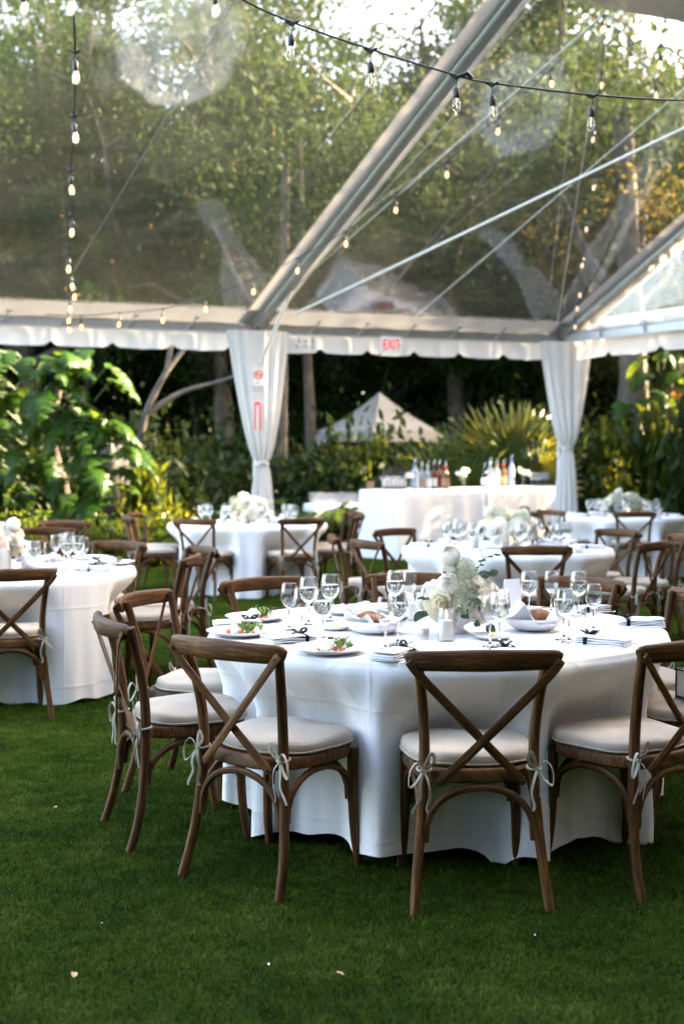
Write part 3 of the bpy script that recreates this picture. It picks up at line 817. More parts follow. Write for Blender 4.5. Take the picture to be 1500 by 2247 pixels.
def make_chair():
    root = thing('crossback_chair', '', 'chair', group='crossback chairs')
    for s in (-1, 1):
        pts = spline(post_xyz(s), 3)
        m = len(pts)
        MB().tube(pts, [0.0185 - 0.0025 * abs(i / m - 0.5) * 2 for i in range(m)], 10, 1.05).build('rear_leg', M['wood'], root, True, 50)
        fl = spline([(s * 0.212, 0.212, -0.004), (s * 0.205, 0.194, 0.10), (s * 0.200, 0.186, 0.22), (s * 0.197, 0.187, 0.34), (s * 0.195, 0.190, 0.435)], 3)
        MB().tube(fl, [0.0155 + 0.0055 * i / (len(fl) - 1) for i in range(len(fl))], 10).build('front_leg', M['wood'], root, True, 50)
    # top rail: bowed to the rear, rounded
    def rail(u, v):
        x = (u - 0.5) * 2
        a = 2 * math.pi * v
        e = 1 - 0.42 * max(0, (abs(x) - 0.86) / 0.14) ** 2
        hy = 0.0165 * e; hz = (0.036 - 0.004 * abs(x)) * e
        ca, sa = math.cos(a), math.sin(a)
        yy = math.copysign(abs(ca) ** 0.7, ca) * hy; zz = math.copysign(abs(sa) ** 0.7, sa) * hz
        return (x * 0.252 + 0.014 * x * (zz / 0.036), -0.262 - 0.052 * (1 - x * x) + yy, 0.830 + 0.006 * (1 - x * x) + zz)
    mb = MB()
    nu, nv = 28, 14
    vs = [rail(i / nu, j / nv) for i in range(nu + 1) for j in range(nv)]
    fs = [(i * nv + j, (i + 1) * nv + j, (i + 1) * nv + (j + 1) % nv, i * nv + (j + 1) % nv) for i in range(nu) for j in range(nv)]
    fs += [tuple(range(nv)), tuple(range((nu + 1) * nv - 1, nu * nv - 1, -1))]
    mb.add(vs, fs, [(i / nu * 0.5, abs(2 * j / nv - 1) * 0.09) for i in range(nu + 1) for j in range(nv)])
    mb.build('top_rail', M['wood'], root, True, 50)
    # crossed flat slats
    for s in (-1, 1):
        off = -0.006 if s > 0 else 0.006
        pts = spline([(s * 0.246, -0.288 + off * .2, 0.832), (s * 0.200, -0.285 + off, 0.775), (s * 0.055, -0.258 + off, 0.622), (-s * 0.085, -0.230 + off, 0.478), (-s * 0.146, -0.219 + off * .5, 0.418)], 5)
        dirv = (Vector(pts[-1]) - Vector(pts[0])).normalized()
        MB().tube(pts, [0.013] + [0.0158] * (len(pts) - 2) + [0.014], 8, 0.36, up=(0, 1, -0.2)).build('cross_slat', M['wood'], root, True, 40)
    for q in ((0.232, -0.297, 0.818), (-0.232, -0.297, 0.818), (0.138, -0.228, 0.427), (-0.138, -0.228, 0.427), (0.0, -0.256, 0.566)):
        MB().tube([(q[0], q[1] + 0.012, q[2]), (q[0], q[1] - 0.002, q[2])], 0.006, 8).build('rivet', M['black'], root)
    # seat ring
    so = seat_outline(0.462, 0.385, -0.203, 0.235)
    stack(MB(), so, [(0.97, 0.415), (1.0, 0.421), (1.0, 0.452), (0.975, 0.459), (0.80, 0.459)]).build('seat', M['wood'], root, True, 40)
    # bentwood braces under the seat
    def arch(a, b, top, r=0.0125):
        a, b = Vector(a), Vector(b); pts = []
        for i in range(15):
            t = i / 14; q = a.lerp(b, 0.5 - 0.5 * math.cos(math.pi * t))
            k = abs(math.sin(math.pi * t)) ** 0.75
            pts.append(Vector((q.x, q.y, a.z + (top - a.z) * k)))
        return MB().tube(pts, r, 8)
    arch((-0.180, -0.200, 0.225), (0.180, -0.200, 0.225), 0.402).build('brace', M['wood'], root)
    arch((-0.180, 0.184, 0.250), (0.180, 0.184, 0.250), 0.402).build('brace', M['wood'], root)
    for s in (-1, 1):
        arch((s * 0.190, -0.178, 0.245), (s * 0.196, 0.178, 0.245), 0.402).build('brace', M['wood'], root)
    # cushion with piping and two ties
    co = seat_outline(0.475, 0.395, -0.168, 0.243, 56, 2.9)
    cu = MB()
    n = len(co); cy = 0.0375
    rows = [(0.92, 0.4610), (0.985, 0.463), (1.0, 0.468), (1.004, 0.480), (0.997, 0.492), (0.97, 0.501), (0.90, 0.507), (0.72, 0.511), (0.45, 0.514), (0.2, 0.515)]
    stack(cu, co, rows)
    cu.v = [(x, y, z + (0.004 * math.sin(x * 13 + 1) * math.cos(y * 11) + 0.003 * math.sin(x * 29 + y * 17)) * (1 if z > 0.5 else 0.2)) for x, y, z in cu.v]
    cush = cu.build('cushion', M['linen'], root, True, 80)
    MB().tube([(x * 1.012, cy + (y - cy) * 1.012, 0.470 + 0.002 * math.sin(i * .7)) for i, (x, y) in enumerate(co + co[:1])], 0.0036, 6).build('piping', M['linen'], cush)
    for s in (-1, 1):
        t = MB()
        px, py, pz = s * 0.182, -0.186, 0.462
        def flat(pts, r=0.0058): t.tube(spline([Vector(p) for p in pts], 5), r, 6, 0.28)
        ring = [(px + 0.0225 * math.cos(a), py + 0.0225 * math.sin(a), pz + 0.004 * math.sin(a)) for a in np.linspace(0, 2 * math.pi, 13)]
        t.tube(ring, 0.0042, 6)
        k = Vector((px + s * 0.006, py - 0.026, pz))
        t.tube([k + Vector((-0.007, 0, 0.004)), k, k + Vector((0.007, 0, -0.003))], [0.005, 0.0085, 0.005], 8)
        e = 1 if s > 0 else -1
        flat([k, k + Vector((e * 0.022, -0.012, 0.030)), k + Vector((e * 0.045, -0.018, 0.002)), k + Vector((e * 0.048, -0.014, -0.048)), k + Vector((e * 0.028, -0.010, -0.040)), k])
        flat([k, k + Vector((-e * 0.016, -0.012, 0.045)), k + Vector((-e * 0.028, -0.014, 0.060)), k + Vector((-e * 0.034, -0.010, 0.030)), k])
        flat([k, k + Vector((e * 0.012, -0.014, -0.045)), k + Vector((e * 0.010, -0.012, -0.085)), k + Vector((e * 0.030, -0.012, -0.122)), k + Vector((e * 0.036, -0.010, -0.140))], 0.0055)
        flat([k, k + Vector((-e * 0.014, -0.016, -0.030)), k + Vector((-e * 0.022, -0.010, -0.078)), k + Vector((-e * 0.012, -0.010, -0.118)), k + Vector((-e * 0.016, -0.006, -0.136))], 0.0055)
        t.build('tie', M['tie'], cush, True, 60)
    return root
CHAIR = make_chair()
CHAIR_USED = [False]
def place_chair(x, y, face, label):
    """x, y: seat centre; face: direction (radians, plan) in which the sitter looks"""
    rz = face - math.pi / 2
    if not CHAIR_USED[0]:
        CHAIR_USED[0] = True
        CHAIR.location = (x, y, 0); CHAIR.rotation_euler = (0, 0, rz); CHAIR['label'] = label
        return CHAIR
    return copy_tree(CHAIR, (x, y, 0), rz, label)
def chair_at_table(tab, deg, label, r=None, twist=0.0, dx=0, dy=0):
    a = R(deg); r = r or tab[2] + 0.095
    tab[3].append(deg)
    return place_chair(tab[0] + r * math.cos(a) + dx, tab[1] + r * math.sin(a) + dy, a + math.pi + R(twist), label)

# tables: x, y, radius, chair bearings
T1 = (0.40, 5.29, 0.962, []); T2 = (-2.28, 8.15, 0.93, []); T3 = (1.33, 10.10, 0.85, []); T4 = (-1.06, 14.1, 0.90, []); T5 = (3.57, 15.95, 0.78, [])
TZ = 0.76
B = 'brown crossback chair '
chair_at_table(T1, -88, B + 'at front centre of the nearest table, back turned', 1.035, 2)
chair_at_table(T1, -126.6, B + 'at front left of the nearest table, turned slightly right', 1.06)
chair_at_table(T1, -161, B + 'seen from the side at the left of the nearest table', 1.10, 4)
chair_at_table(T1, 163, B + 'just behind the side-on chair left of the nearest table', 1.09, -2)
chair_at_table(T1, 126, B + 'behind the salad plates on the far left of the nearest table', 1.10)
chair_at_table(T1, 91, B + 'hidden behind the nearest flowers, facing the camera', 1.09)
chair_at_table(T1, 54, B + 'behind the right-hand glasses of the nearest table', 1.12)
chair_at_table(T1, 20, B + 'at the right edge behind the nearest table', 1.07)
chair_at_table(T1, -17, B + 'holding a white box, cut by the right edge', 1.10)
chair_at_table(T1, -53, B + 'at front right of the nearest table, cut by the frame', 1.045, -2)
chair_at_table(T2, -70, B + 'at the front of the left table, cut by the left edge', 1.02)
chair_at_table(T2, -8, B + 'on the right side of the left table, facing left', 1.06, 6)
chair_at_table(T2, 22, B + 'at the back right of the left table, facing left', 1.16, 8)
chair_at_table(T2, 62, B + 'behind the glasses of the left table, facing camera', 1.05)
chair_at_table(T2, 100, B + 'behind the flowers at far left, facing camera', 1.04)
chair_at_table(T3, -88, B + 'with its back to us at the front of the middle table', 1.0)
chair_at_table(T3, -152, B + 'at front left of the middle table, beside the side-on chair', 1.03)
chair_at_table(T3, 178, B + 'seen side-on at the left of the middle table', 1.12, 4)
chair_at_table(T3, 132, B + 'at the back left of the middle table, below the bar', 1.02)
chair_at_table(T3, -38, B + 'at front right of the middle table, turned left', 1.00)
chair_at_table(T3, 38, B + 'facing us at the back right of the middle table', 1.10)
chair_at_table(T3, 0, B + 'side-on at the right edge, right of the middle table', 1.12, 3)
chair_at_table(T4, -112, B + 'left of two front chairs at the back left table', 0.97)
chair_at_table(T4, -58, B + 'right of two front chairs at the back left table', 1.0, -8)
chair_at_table(T4, -8, B + 'right of the back left table, before the glass racks', 0.98)
chair_at_table(T4, 24, B + 'rear right of the back left table, half hidden', 1.05)
chair_at_table(T4, -160, B + 'nearer of two left chairs at the back left table', 1.08)
chair_at_table(T4, 168, B + 'farther of two left chairs at the back left table', 1.08)
chair_at_table(T5, -96, B + 'front centre of the back right table, back turned', 0.92)
chair_at_table(T5, -148, B + 'front left of the back right table', 0.94)
chair_at_table(T5, 165, B + 'left side of the back right table, beside the corner curtain', 0.98)
chair_at_table(T5, -42, B + 'front right of the back right table, at the edge', 0.98)
place_chair(2.25, 15.0, R(60), B + 'standing before the bar, behind the middle flowers')
place_chair(-2.92, 12.35, R(-115), B + 'farthest left by the big leaves, facing the camera')
place_chair(-2.62, 12.0, R(-70), B + 'by the big leaves, right of the farthest left chair')
place_chair(-2.60, 10.9, R(-80), B + 'behind the left table, nearer the big leaves')

# ---------------------------------------------------------------- tables and their cloths
def table_under(tab, label):
    t = thing('round_table', label, 'table', (tab[0], tab[1], 0), group='round tables under the cloths')
    MB().lathe([(0.0001, TZ - 0.03), (tab[2] - 0.012, TZ - 0.03), (tab[2] - 0.006, TZ - 0.018), (tab[2] - 0.012, TZ - 0.006), (0.0001, TZ - 0.006)], 48).build('tabletop', M['wood'], t)
    for a in (45, 135, 225, 315):
        MB().tube([(0.5 * math.cos(R(a)), 0.5 * math.sin(R(a)), TZ - 0.03), (0.55 * math.cos(R(a)), 0.55 * math.sin(R(a)), 0)], 0.018, 8).build('leg', M['alu'], t)
def tablecloth(tab, label, seed, hem=0.055, folds=1.0, nth=420, special=None):
    rr = random.Random(seed)
    Rr = tab[2]; ch = [R(d) for d in tab[3]]
    comps = [(k, rr.uniform(0, 6.28), rr.uniform(0.5, 1.0) / (1 + abs(k - 25) / 14)) for k in (5, 9, 14, 19, 23, 27, 31, 36, 43)]
    hemc = [(k, rr.uniform(0, 6.28), rr.uniform(0.4, 1)) for k in (2, 3, 5, 8, 13, 21)]
    def wrap(a): return (a + math.pi) % (2 * math.pi) - math.pi
    def fn(u, v):
        th = 2 * math.pi * u
        if v <= 0.28:                              # the flat top
            r = Rr * (v / 0.28) * 0.988
            return (r * math.cos(th), r * math.sin(th), TZ + 0.002 - 0.0015 * max(0, v / 0.28 - 0.9) * 10 + 0.0006 * math.sin(th * 7 + r * 9))
        t = (v - 0.28) / 0.72
        hz = hem + 0.011 * sum(a * math.sin(k * th + p) for k, p, a in hemc)
        if special: hz = special(th, hz)
        hz = max(0.004, hz)
        z = TZ - 0.004 + (hz - TZ) * (t ** 1.0)
        rnd_edge = Rr - 0.012 + 0.012 * min(1, t / 0.03)
        f = sum(a * math.sin(k * th + p + 0.5 * math.sin(t * 2.2 + p)) for k, p, a in comps)
        f = f if f > 0 else f * 0.7
        g = min(1, t * 1.15) ** 0.8
        push = sum(math.exp(-abs(wrap(th - c) * Rr / 0.265) ** 4.5) for c in ch)
        r = rnd_edge + 0.012 * g + folds * 0.019 * f * g * (1 - 0.72 * min(1, push))
        lvl = min(1, max(0, (TZ - 0.03 - z) / 0.24)); lvl = lvl * lvl * (3 - 2 * lvl)
        r -= min(1, push) * 0.192 * lvl 
        r += (1 - min(1, push)) * 0.03 * g
        if z < 0.012: z = 0.006 + 0.004 * math.sin(th * 40)
        return (r * math.cos(th), r * math.sin(th), z)
    # finer rows near the edge and the hem
    vs_rows = [0.0001, 0.10, 0.20, 0.26, 0.275, 0.28] + [0.28 + 0.72 * q for q in (0.006, 0.018, 0.035, 0.07, 0.12, 0.18, 0.25, 0.33, 0.41, 0.5, 0.6, 0.7, 0.8, 0.9, 0.96, 1.0)]
    mb = MB()
    V = [fn(i / nth, q) for q in vs_rows for i in range(nth)]
    F = [(j * nth + i, j * nth + (i + 1) % nth, (j + 1) * nth + (i + 1) % nth, (j + 1) * nth + i) for j in range(len(vs_rows) - 1) for i in range(nth)]
    mb.add(V, F, [(i / nth * 6, q) for q in vs_rows for i in range(nth)])
    o = mb.build('tablecloth', M['cloth'], None, True, None)
    o.location = (tab[0], tab[1], 0)
    return tag(o, label, 'tablecloth', 'white round tablecloths')
def t1_hem(th, hz):
    d = (th - R(-78) + math.pi) % (2 * math.pi) - math.pi
    hz -= 0.05 * math.exp(-(d / 0.05) ** 2)
    d = (th - R(-38) + math.pi) % (2 * math.pi) - math.pi
    hz -= 0.06 * math.exp(-(d / 0.06) ** 2)
    d = (th - R(-120) + math.pi) % (2 * math.pi) - math.pi
    return hz + 0.03 * math.exp(-(d / 0.35) ** 2)
for tab, w in ((T1, 'nearest the camera'), (T2, 'at the left edge'), (T3, 'in the middle'), (T4, 'at the back left'), (T5, 'at the back right')):
    table_under(tab, 'round table standing under the white cloth ' + w)
tablecloth(T1, 'white floor-length cloth on the nearest round table', 11, 0.038, 1.3, 600, t1_hem)
tablecloth(T2, 'white cloth on the round table cut by the left edge', 22, 0.03, 1.0)
tablecloth(T3, 'white cloth on the middle round table behind the nearest flowers', 33, 0.03)
tablecloth(T4, 'white cloth on the back left round table before the left curtain', 44, 0.02)
tablecloth(T5, 'white cloth on the back right round table by the corner curtain', 55, 0.02)
# white box on the chair cut by the right edge
bx = thing('gift_box', 'white box with black edges on the right-hand chair', 'box', (T1[0] + 1.10 * math.cos(R(-17)) + 0.045, T1[1] + 1.10 * math.sin(R(-17)) - 0.02, 0.522), R(20))
MB().box((0, 0, 0.055), (0.26, 0.20, 0.11)).build('carton', M['card'], bx, False)
e = MB()
for sx in (-1, 1):
    for sy in (-1, 1): e.box((sx * 0.13, sy * 0.10, 0.055), (0.007, 0.007, 0.116))
for z in (0.003, 0.112):
    for s in (-1, 1):
        e.box((0, s * 0.10, z), (0.26, 0.007, 0.007)); e.box((s * 0.13, 0, z), (0.007, 0.20, 0.007))
e.build('black_edging', M['black'], bx, False)

# ---------------------------------------------------------------- tableware
TOP = TZ + 0.003
def glass_set(name, h, rb, bowl_h, fill):
    """a stemmed glass: bowl, stem and foot, and its water"""
    z0 = h - bowl_h
    prof = [(0.0055, z0), (rb * 0.45, z0 + bowl_h * 0.06), (rb * 0.82, z0 + bowl_h * 0.22), (rb, z0 + bowl_h * 0.45), (rb * 0.98, z0 + bowl_h * 0.65), (rb * 0.90, z0 + bowl_h * 0.85), (rb * 0.82, z0 + bowl_h)]
    sm = []
    P = smooth_path([(r, 0, z) for r, z in prof], 3)
    sm = [(q.x, q.z) for q in P]
    inner = [(max(0.0005, r - 0.0012), z + 0.0008) for r, z in sm][::-1]
    bowl = MB().lathe(sm + inner, 28).mesh('bowl', M['glass'])
    stem = MB().lathe([(0.0001, 0.0), (rb * 0.86, 0.0), (rb * 0.87, 0.002), (rb * 0.4, 0.005), (0.007, 0.010), (0.0042, 0.03), (0.0038, z0 * 0.6), (0.0050, z0 - 0.004), (0.009, z0 + 0.004), (0.0001, z0 + 0.004)], 20).mesh('stem', M['stem'])
    water = None
    if fill:
        zf = z0 + bowl_h * fill
        w = [(r - 0.0016, z + 0.002) for r, z in sm if z < zf - 0.002]
        rl = w[-1][0]
        water = MB().lathe([(0.0001, z0 + 0.003)] + w + [(rl + 0.0003, zf), (0.0001, zf)], 28).mesh('water', M['water'])
    return bowl, stem, water
G_WATER = glass_set('g', 0.205, 0.0415, 0.115, 0.62)
G_EMPTY = glass_set('g', 0.195, 0.0345, 0.105, 0)
G_LOW = glass_set('g', 0.195, 0.0345, 0.105, 0.22)
def glass(kind, x, y, label, group, z=TOP, sc=1.0):
    nm = 'water_goblet' if kind is G_WATER else 'wine_glass'
    t = thing(nm, label, 'glass', (x, y, z), rnd.uniform(0, 6), group)
    t.scale = (sc,) * 3
    obj('bowl', kind[0], t); obj('stem', kind[1], t)
    if kind[2]: obj('water', kind[2], t)
    return t
def px_top(px, py, z=TOP): 
    q = on_z(px, py, z); return q.x, q.y
gl = [
 (G_EMPTY, 634, 1382, 'empty wine glass nearest the left rear salad plate'),
 (G_EMPTY, 662, 1396, 'small empty glass in front of the left cluster'),
 (G_WATER, 677, 1370, 'full water goblet second row in the left cluster'),
 (G_WATER, 724, 1362, 'full water goblet farthest back in the left cluster'),
 (G_WATER, 709, 1408, 'full water goblet at the front of the left cluster'),
 (G_WATER, 866, 1352, 'full water goblet behind the left bread bowl'),
 (G_EMPTY, 897, 1347, 'empty glass beside the rear votive left of the flowers'),
 (G_WATER, 872, 1414, 'full water goblet left of the small votive'),
 (G_LOW, 845, 1425, 'nearly empty glass at the left bread bowl rim'),
 (G_WATER, 1095, 1416, 'full water goblet right of the pillar candle'),
 (G_LOW, 1074, 1419, 'nearly empty glass over the butter plate'),
 (G_WATER, 1159, 1352, 'tall full water goblet behind the right bread bowl'),
 (G_EMPTY, 1208, 1344, 'empty glass before the right rear chair back'),
 (G_WATER, 1268, 1352, 'full water goblet rearmost of the right cluster'),
 (G_LOW, 1301, 1384, 'nearly empty glass at the right end of the right cluster'),
 (G_WATER, 1236, 1404, 'full water goblet right of the bread bowl'),
 (G_EMPTY, 1247, 1410, 'empty glass in front of the right cluster'),
]
for k, px, py, lab in gl:
    x, y = px_top(px, py)
    glass(k, x, y, lab, 'glasses on the nearest table')

PLATE = MB().lathe([(0.0001, 0.004), (0.075, 0.004), (0.080, 0.001), (0.084, 0.003), (0.115, 0.013), (0.136, 0.021), (0.138, 0.024), (0.134, 0.0245), (0.112, 0.018), (0.084, 0.009), (0.0001, 0.008)], 48).mesh('plate', M['ceramic'])
SMALL_PLATE = MB().lathe([(0.0001, 0.003), (0.045, 0.003), (0.05, 0.001), (0.066, 0.010), (0.078, 0.019), (0.076, 0.020), (0.05, 0.008), (0.0001, 0.006)], 36).mesh('small_plate', M['ceramic'])
BOWL = MB().lathe([(0.0001, 0.004), (0.060, 0.003), (0.066, 0.0), (0.09, 0.012), (0.118, 0.030), (0.132, 0.050), (0.134, 0.056), (0.129, 0.056), (0.112, 0.036), (0.085, 0.018), (0.0001, 0.012)], 48).mesh('bowl', M['ceramic'])
def leaf_patch(L, W, curl, seed, nu=6, nv=3):
    rr = random.Random(seed)
    a, b = rr.uniform(0, 6), rr.uniform(0, 6)
    def fn(u, v):
        x = u * L; wv = math.sin(math.pi * min(1, u * 0.92 + 0.06)) ** 0.7 * W
        y = (v - 0.5) * 2 * wv
        z = curl * L * math.sin(u * 2.4) + 0.18 * W * math.sin(u * 14 + a) * abs(v - 0.5) * 2 + 0.3 * W * (v - 0.5) ** 2 * 4 + 0.1 * W * math.sin(v * 9 + b)
        return (x, y, z)
    return MB().grid(fn, nu, nv)
SL = [leaf_patch(0.030, 0.008, 0.4, 1).mesh('leaf', M['salad']), leaf_patch(0.024, 0.010, 0.6, 2).mesh('leaf', M['salad']), leaf_patch(0.040, 0.003, 0.7, 3).mesh('leaf', M['salad'])]
def blob(r, squash, seed, n=10, wob=0.12):
    rr = random.Random(seed); p = [rr.uniform(0, 6) for _ in range(4)]
    def fn(u, v):
        a = 2 * math.pi * u; e = -math.pi / 2 + math.pi * (0.02 + 0.96 * v)
        q = r * (1 + wob * (math.sin(2 * a + p[0]) * math.cos(3 * e + p[1]) + 0.6 * math.sin(3 * a + p[2] + e * 2)))
        return (q * math.cos(e) * math.cos(a), q * math.cos(e) * math.sin(a), q * squash * math.sin(e))
    return MB().grid(fn, n + 4, n, close_u=True)
CHEESE = blob(0.031, 0.78, 4).mesh('cheese_ball', M['cheese'])
ORG = blob(0.010, 0.7, 5, 6, 0.25).mesh('fruit_piece', M['orange'])
NUT = blob(0.006, 0.7, 6, 5, 0.3).mesh('nut', M['nut'])
def salad(x, y, z, lab, seed, n=40, sc=1.0):
    rr = random.Random(seed)
    t = thing('salad', lab, 'salad', (x, y, z), 0, 'salads on the plates')
    t.scale = (sc,) * 3
    obj('cheese_ball', CHEESE, t, (-0.022, rr.uniform(-.01, .01), 0.022))
    for k in range(n):
        a = rr.uniform(0, 6.28); r = abs(rr.gauss(0, 0.022))
        obj('leaf', SL[rr.randrange(3)], t, (0.030 + r * math.cos(a), r * math.sin(a), 0.004 + rr.uniform(0, 0.020)), (rr.uniform(-.9, .9), -rr.uniform(-0.1, 0.9), rr.uniform(0, 6.28)), rr.uniform(0.7, 1.15))
    for k in range(5):
        obj('fruit_piece', ORG, t, (rr.uniform(-0.06, 0.06), rr.uniform(-0.03, 0.0), 0.007), (rr.uniform(0, 3), rr.uniform(0, 3), 0), rr.uniform(.7, 1.2))
    for k in range(6):
        obj('nut', NUT, t, (rr.uniform(-0.05, 0.05), rr.uniform(-0.02, 0.02), rr.choice((0.012, 0.04, 0.046))), (rr.uniform(0, 3), 0, 0))
    return t
for px, py, lab, sd in ((562, 1361, 'rear left', 1), (527, 1394, 'leftmost', 2), (721, 1432, 'front', 3)):
    x, y = px_top(px, py)
    o = tag(obj('dinner_plate', PLATE, None, (x, y, TOP)), 'white dinner plate with salad, %s on the nearest table' % lab, 'plate', 'plates on the nearest table')
    salad(x + 0.01, y, TOP + 0.008, 'cheese and leaf salad on the %s plate of the nearest table' % lab, sd)
x, y = px_top(764, 1346)
tag(obj('dinner_plate', PLATE, None, (x, y, TOP)), 'white plate at the far side of the nearest table', 'plate', 'plates on the nearest table')
salad(x - 0.01, y, TOP + 0.008, 'salad on the far side plate of the nearest table', 4, 10, 0.8)
def butter_plate(px, py, lab):
    x, y = px_top(px, py)
    tag(obj('butter_plate', SMALL_PLATE, None, (x, y, TOP)), lab, 'plate', 'small plates on the nearest table')
    b = blob(0.016, 0.6, 9, 8, 0.2).build('butter', M['butter']); b.location = (x, y, TOP + 0.017)
    tag(b, 'pat of butter on the ' + lab, 'butter')
butter_plate(1081, 1402, 'small plate right of the pillar candle')
butter_plate(735, 1381, 'small plate beside the left bread bowl')

def crumple(seed, r0=0.12, h=0.06):
    rr = random.Random(seed); p = [rr.uniform(0, 6) for _ in range(6)]
    def fn(u, v):
        a = 2 * math.pi * u
        rad = v * r0 * (1 + 0.16 * math.sin(4 * a + p[0]) + 0.08 * math.sin(7 * a + p[1]))
        z = 0.022 + h * (v ** 2) * (0.75 + 0.55 * math.sin(3 * a + p[2]) + 0.25 * math.sin(8 * a + p[3])) + 0.012 * math.sin(9 * v + 5 * a + p[4])
        return (rad * math.cos(a), rad * math.sin(a), max(0.012 + 0.006 * v, z))
    return MB().grid(lambda u, v: fn(u, 0.02 + 0.98 * v), 48, 10, close_u=True)
def bread_bowl(px, py, lab, seed, bx, by):
    x, y = px_top(px, py)
    tag(obj('bread_bowl', BOWL, None, (x, y, TOP)), 'shallow white bread bowl ' + lab, 'bowl', 'bread bowls')
    n = crumple(seed, 0.122, 0.052).build('bread_napkin', M['napkin'], None, True, None); n.location = (x, y, TOP + 0.004)
    tag(n, 'crumpled white napkin lining the bread bowl ' + lab, 'napkin')
    for k, (dx, dy, rz, s) in enumerate(((0.0, 0.0, 0.3, 1.0), (-0.035, 0.028, 1.3, 0.8), (0.035, 0.03, 2.2, 0.8))):
        b = blob(0.036, 0.75, 20 + k + seed, 14, 0.14).build('bread_roll', M['bread']); b.location = (x + bx + dx, y + by + dy, TOP + 0.062 - 0.006 * k)
        b.scale = (1.4 * s, 0.85 * s, 0.8 * s); b.rotation_euler = (0.1, 0.15, rz)
        tag(b, ('large brown bread roll on top in the bowl ', 'brown bread piece at the left in the bowl ', 'brown bread piece at the right in the bowl ')[k] + lab, 'bread')
    # tongs resting on the rim
    t = MB()
    for s in (-1, 1):
        t.tube(spline([(-0.11, s * 0.002, 0.095), (-0.07, s * 0.014, 0.098), (0.0, s * 0.022, 0.088), (0.05, s * 0.010, 0.078)], 4), 0.004, 6, 0.5)
    t.tube(spline([(-0.11, -0.002, 0.095), (-0.125, 0, 0.097), (-0.11, 0.002, 0.095)], 3), 0.004, 6)
    o = t.build('tongs', M['steel']); o.location = (x + bx - 0.03, y + by + 0.01, TOP - 0.004); o.rotation_euler = (0, 0, R(200) if seed % 2 else R(150))
    tag(o, 'small steel tongs on the bread bowl ' + lab, 'tongs')
bread_bowl(823, 1388, 'left of the nearest flowers', 31, -0.02, 0.025)
bread_bowl(1169, 1382, 'right of the nearest flowers', 32, 0.035, 0.02)

# napkins, ribbons and cutlery
def napkin_mesh(L, W, H, seed):
    rr = random.Random(seed); p = [rr.uniform(0, 6) for _ in range(4)]
    mb = MB()
    for k in range(4):                              # four folded layers
        z0 = H * k / 4; z1 = H * (k + 1) / 4 - 0.0008
        sh = rr.uniform(-0.004, 0.004); wv = W * (1 - 0.02 * k)
        def fn(u, v, z0=z0, z1=z1, sh=sh, wv=wv, k=k):
            a = 2 * math.pi * v
            ca, sa = math.cos(a), math.sin(a)
            y = math.copysign(abs(ca) ** 0.35, ca) * wv / 2; zc = (z0 + z1) / 2; z = zc + math.copysign(abs(sa) ** 0.6, sa) * (z1 - z0) / 2
            puff = 1 + 0.25 * math.sin(u * 3.1 + p[0] + y * 9)
            return ((u - 0.5) * L + sh, y, z * puff + 0.002 * math.sin(u * 9 + p[k % 4]))
        n0 = len(mb.v)
        mb.grid(fn, 12, 16)
        w = 13
        mb.f += [tuple(n0 + j * w for j in range(16)), tuple(n0 + j * w + 12 for j in range(15, -1, -1))]
    return mb
NAPK = [napkin_mesh(0.20, 0.105, 0.030, s).mesh('napkin', M['napkin']) for s in (1, 2)]
def ribbon_mesh(seed):
    rr = random.Random(seed); t = MB()
    def fl(pts, r=0.009): t.tube(spline([Vector(q) for q in pts], 4), r, 6, 0.22)
    fl([(0, -0.052, 0.002), (0, -0.05, 0.030), (0.001, -0.02, 0.035), (0, 0.02, 0.035), (0, 0.05, 0.030), (0, 0.052, 0.002)])
    for s in (-1, 1):
        fl([(0, 0, 0.037), (s * 0.016, 0.012, 0.050), (s * 0.032, 0.006, 0.052), (s * 0.020, -0.006, 0.042), (0, 0, 0.037)], 0.007)
        fl([(0, 0, 0.037), (s * 0.014, -0.018, 0.046), (s * 0.026, -0.034, 0.052 if s > 0 else 0.040)], 0.007)
    return t.mesh('ribbon', M['ribbon'])
RIB = ribbon_mesh(1)
KNIFE = MB().tube([(-0.11, 0, 0.004), (-0.10, 0, 0.004), (0.0, 0, 0.004), (0.01, 0, 0.004)], [0.004, 0.0055, 0.0045, 0.0035], 6, 0.6).tube([(0.01, 0, 0.004), (0.05, 0, 0.004), (0.095, 0.001, 0.004), (0.115, 0.003, 0.004)], [0.006, 0.009, 0.009, 0.002], 6, 0.14).mesh('knife', M['steel'])
fk = MB().tube(spline([(-0.10, 0, 0.004), (-0.06, 0, 0.005), (0.03, 0, 0.008), (0.055, 0, 0.006)], 3), [0.006, 0.0055, 0.005, 0.0045, 0.004, 0.0035, 0.0033, 0.0033, 0.006, 0.009], 6, 0.35)
for q in (-0.009, -0.003, 0.003, 0.009):
    fk.tube(spline([(0.055, q, 0.005), (0.08, q, 0.005), (0.10, q * 0.85, 0.011)], 2), 0.0017, 5)
FORK = fk.mesh('fork', M['steel'])
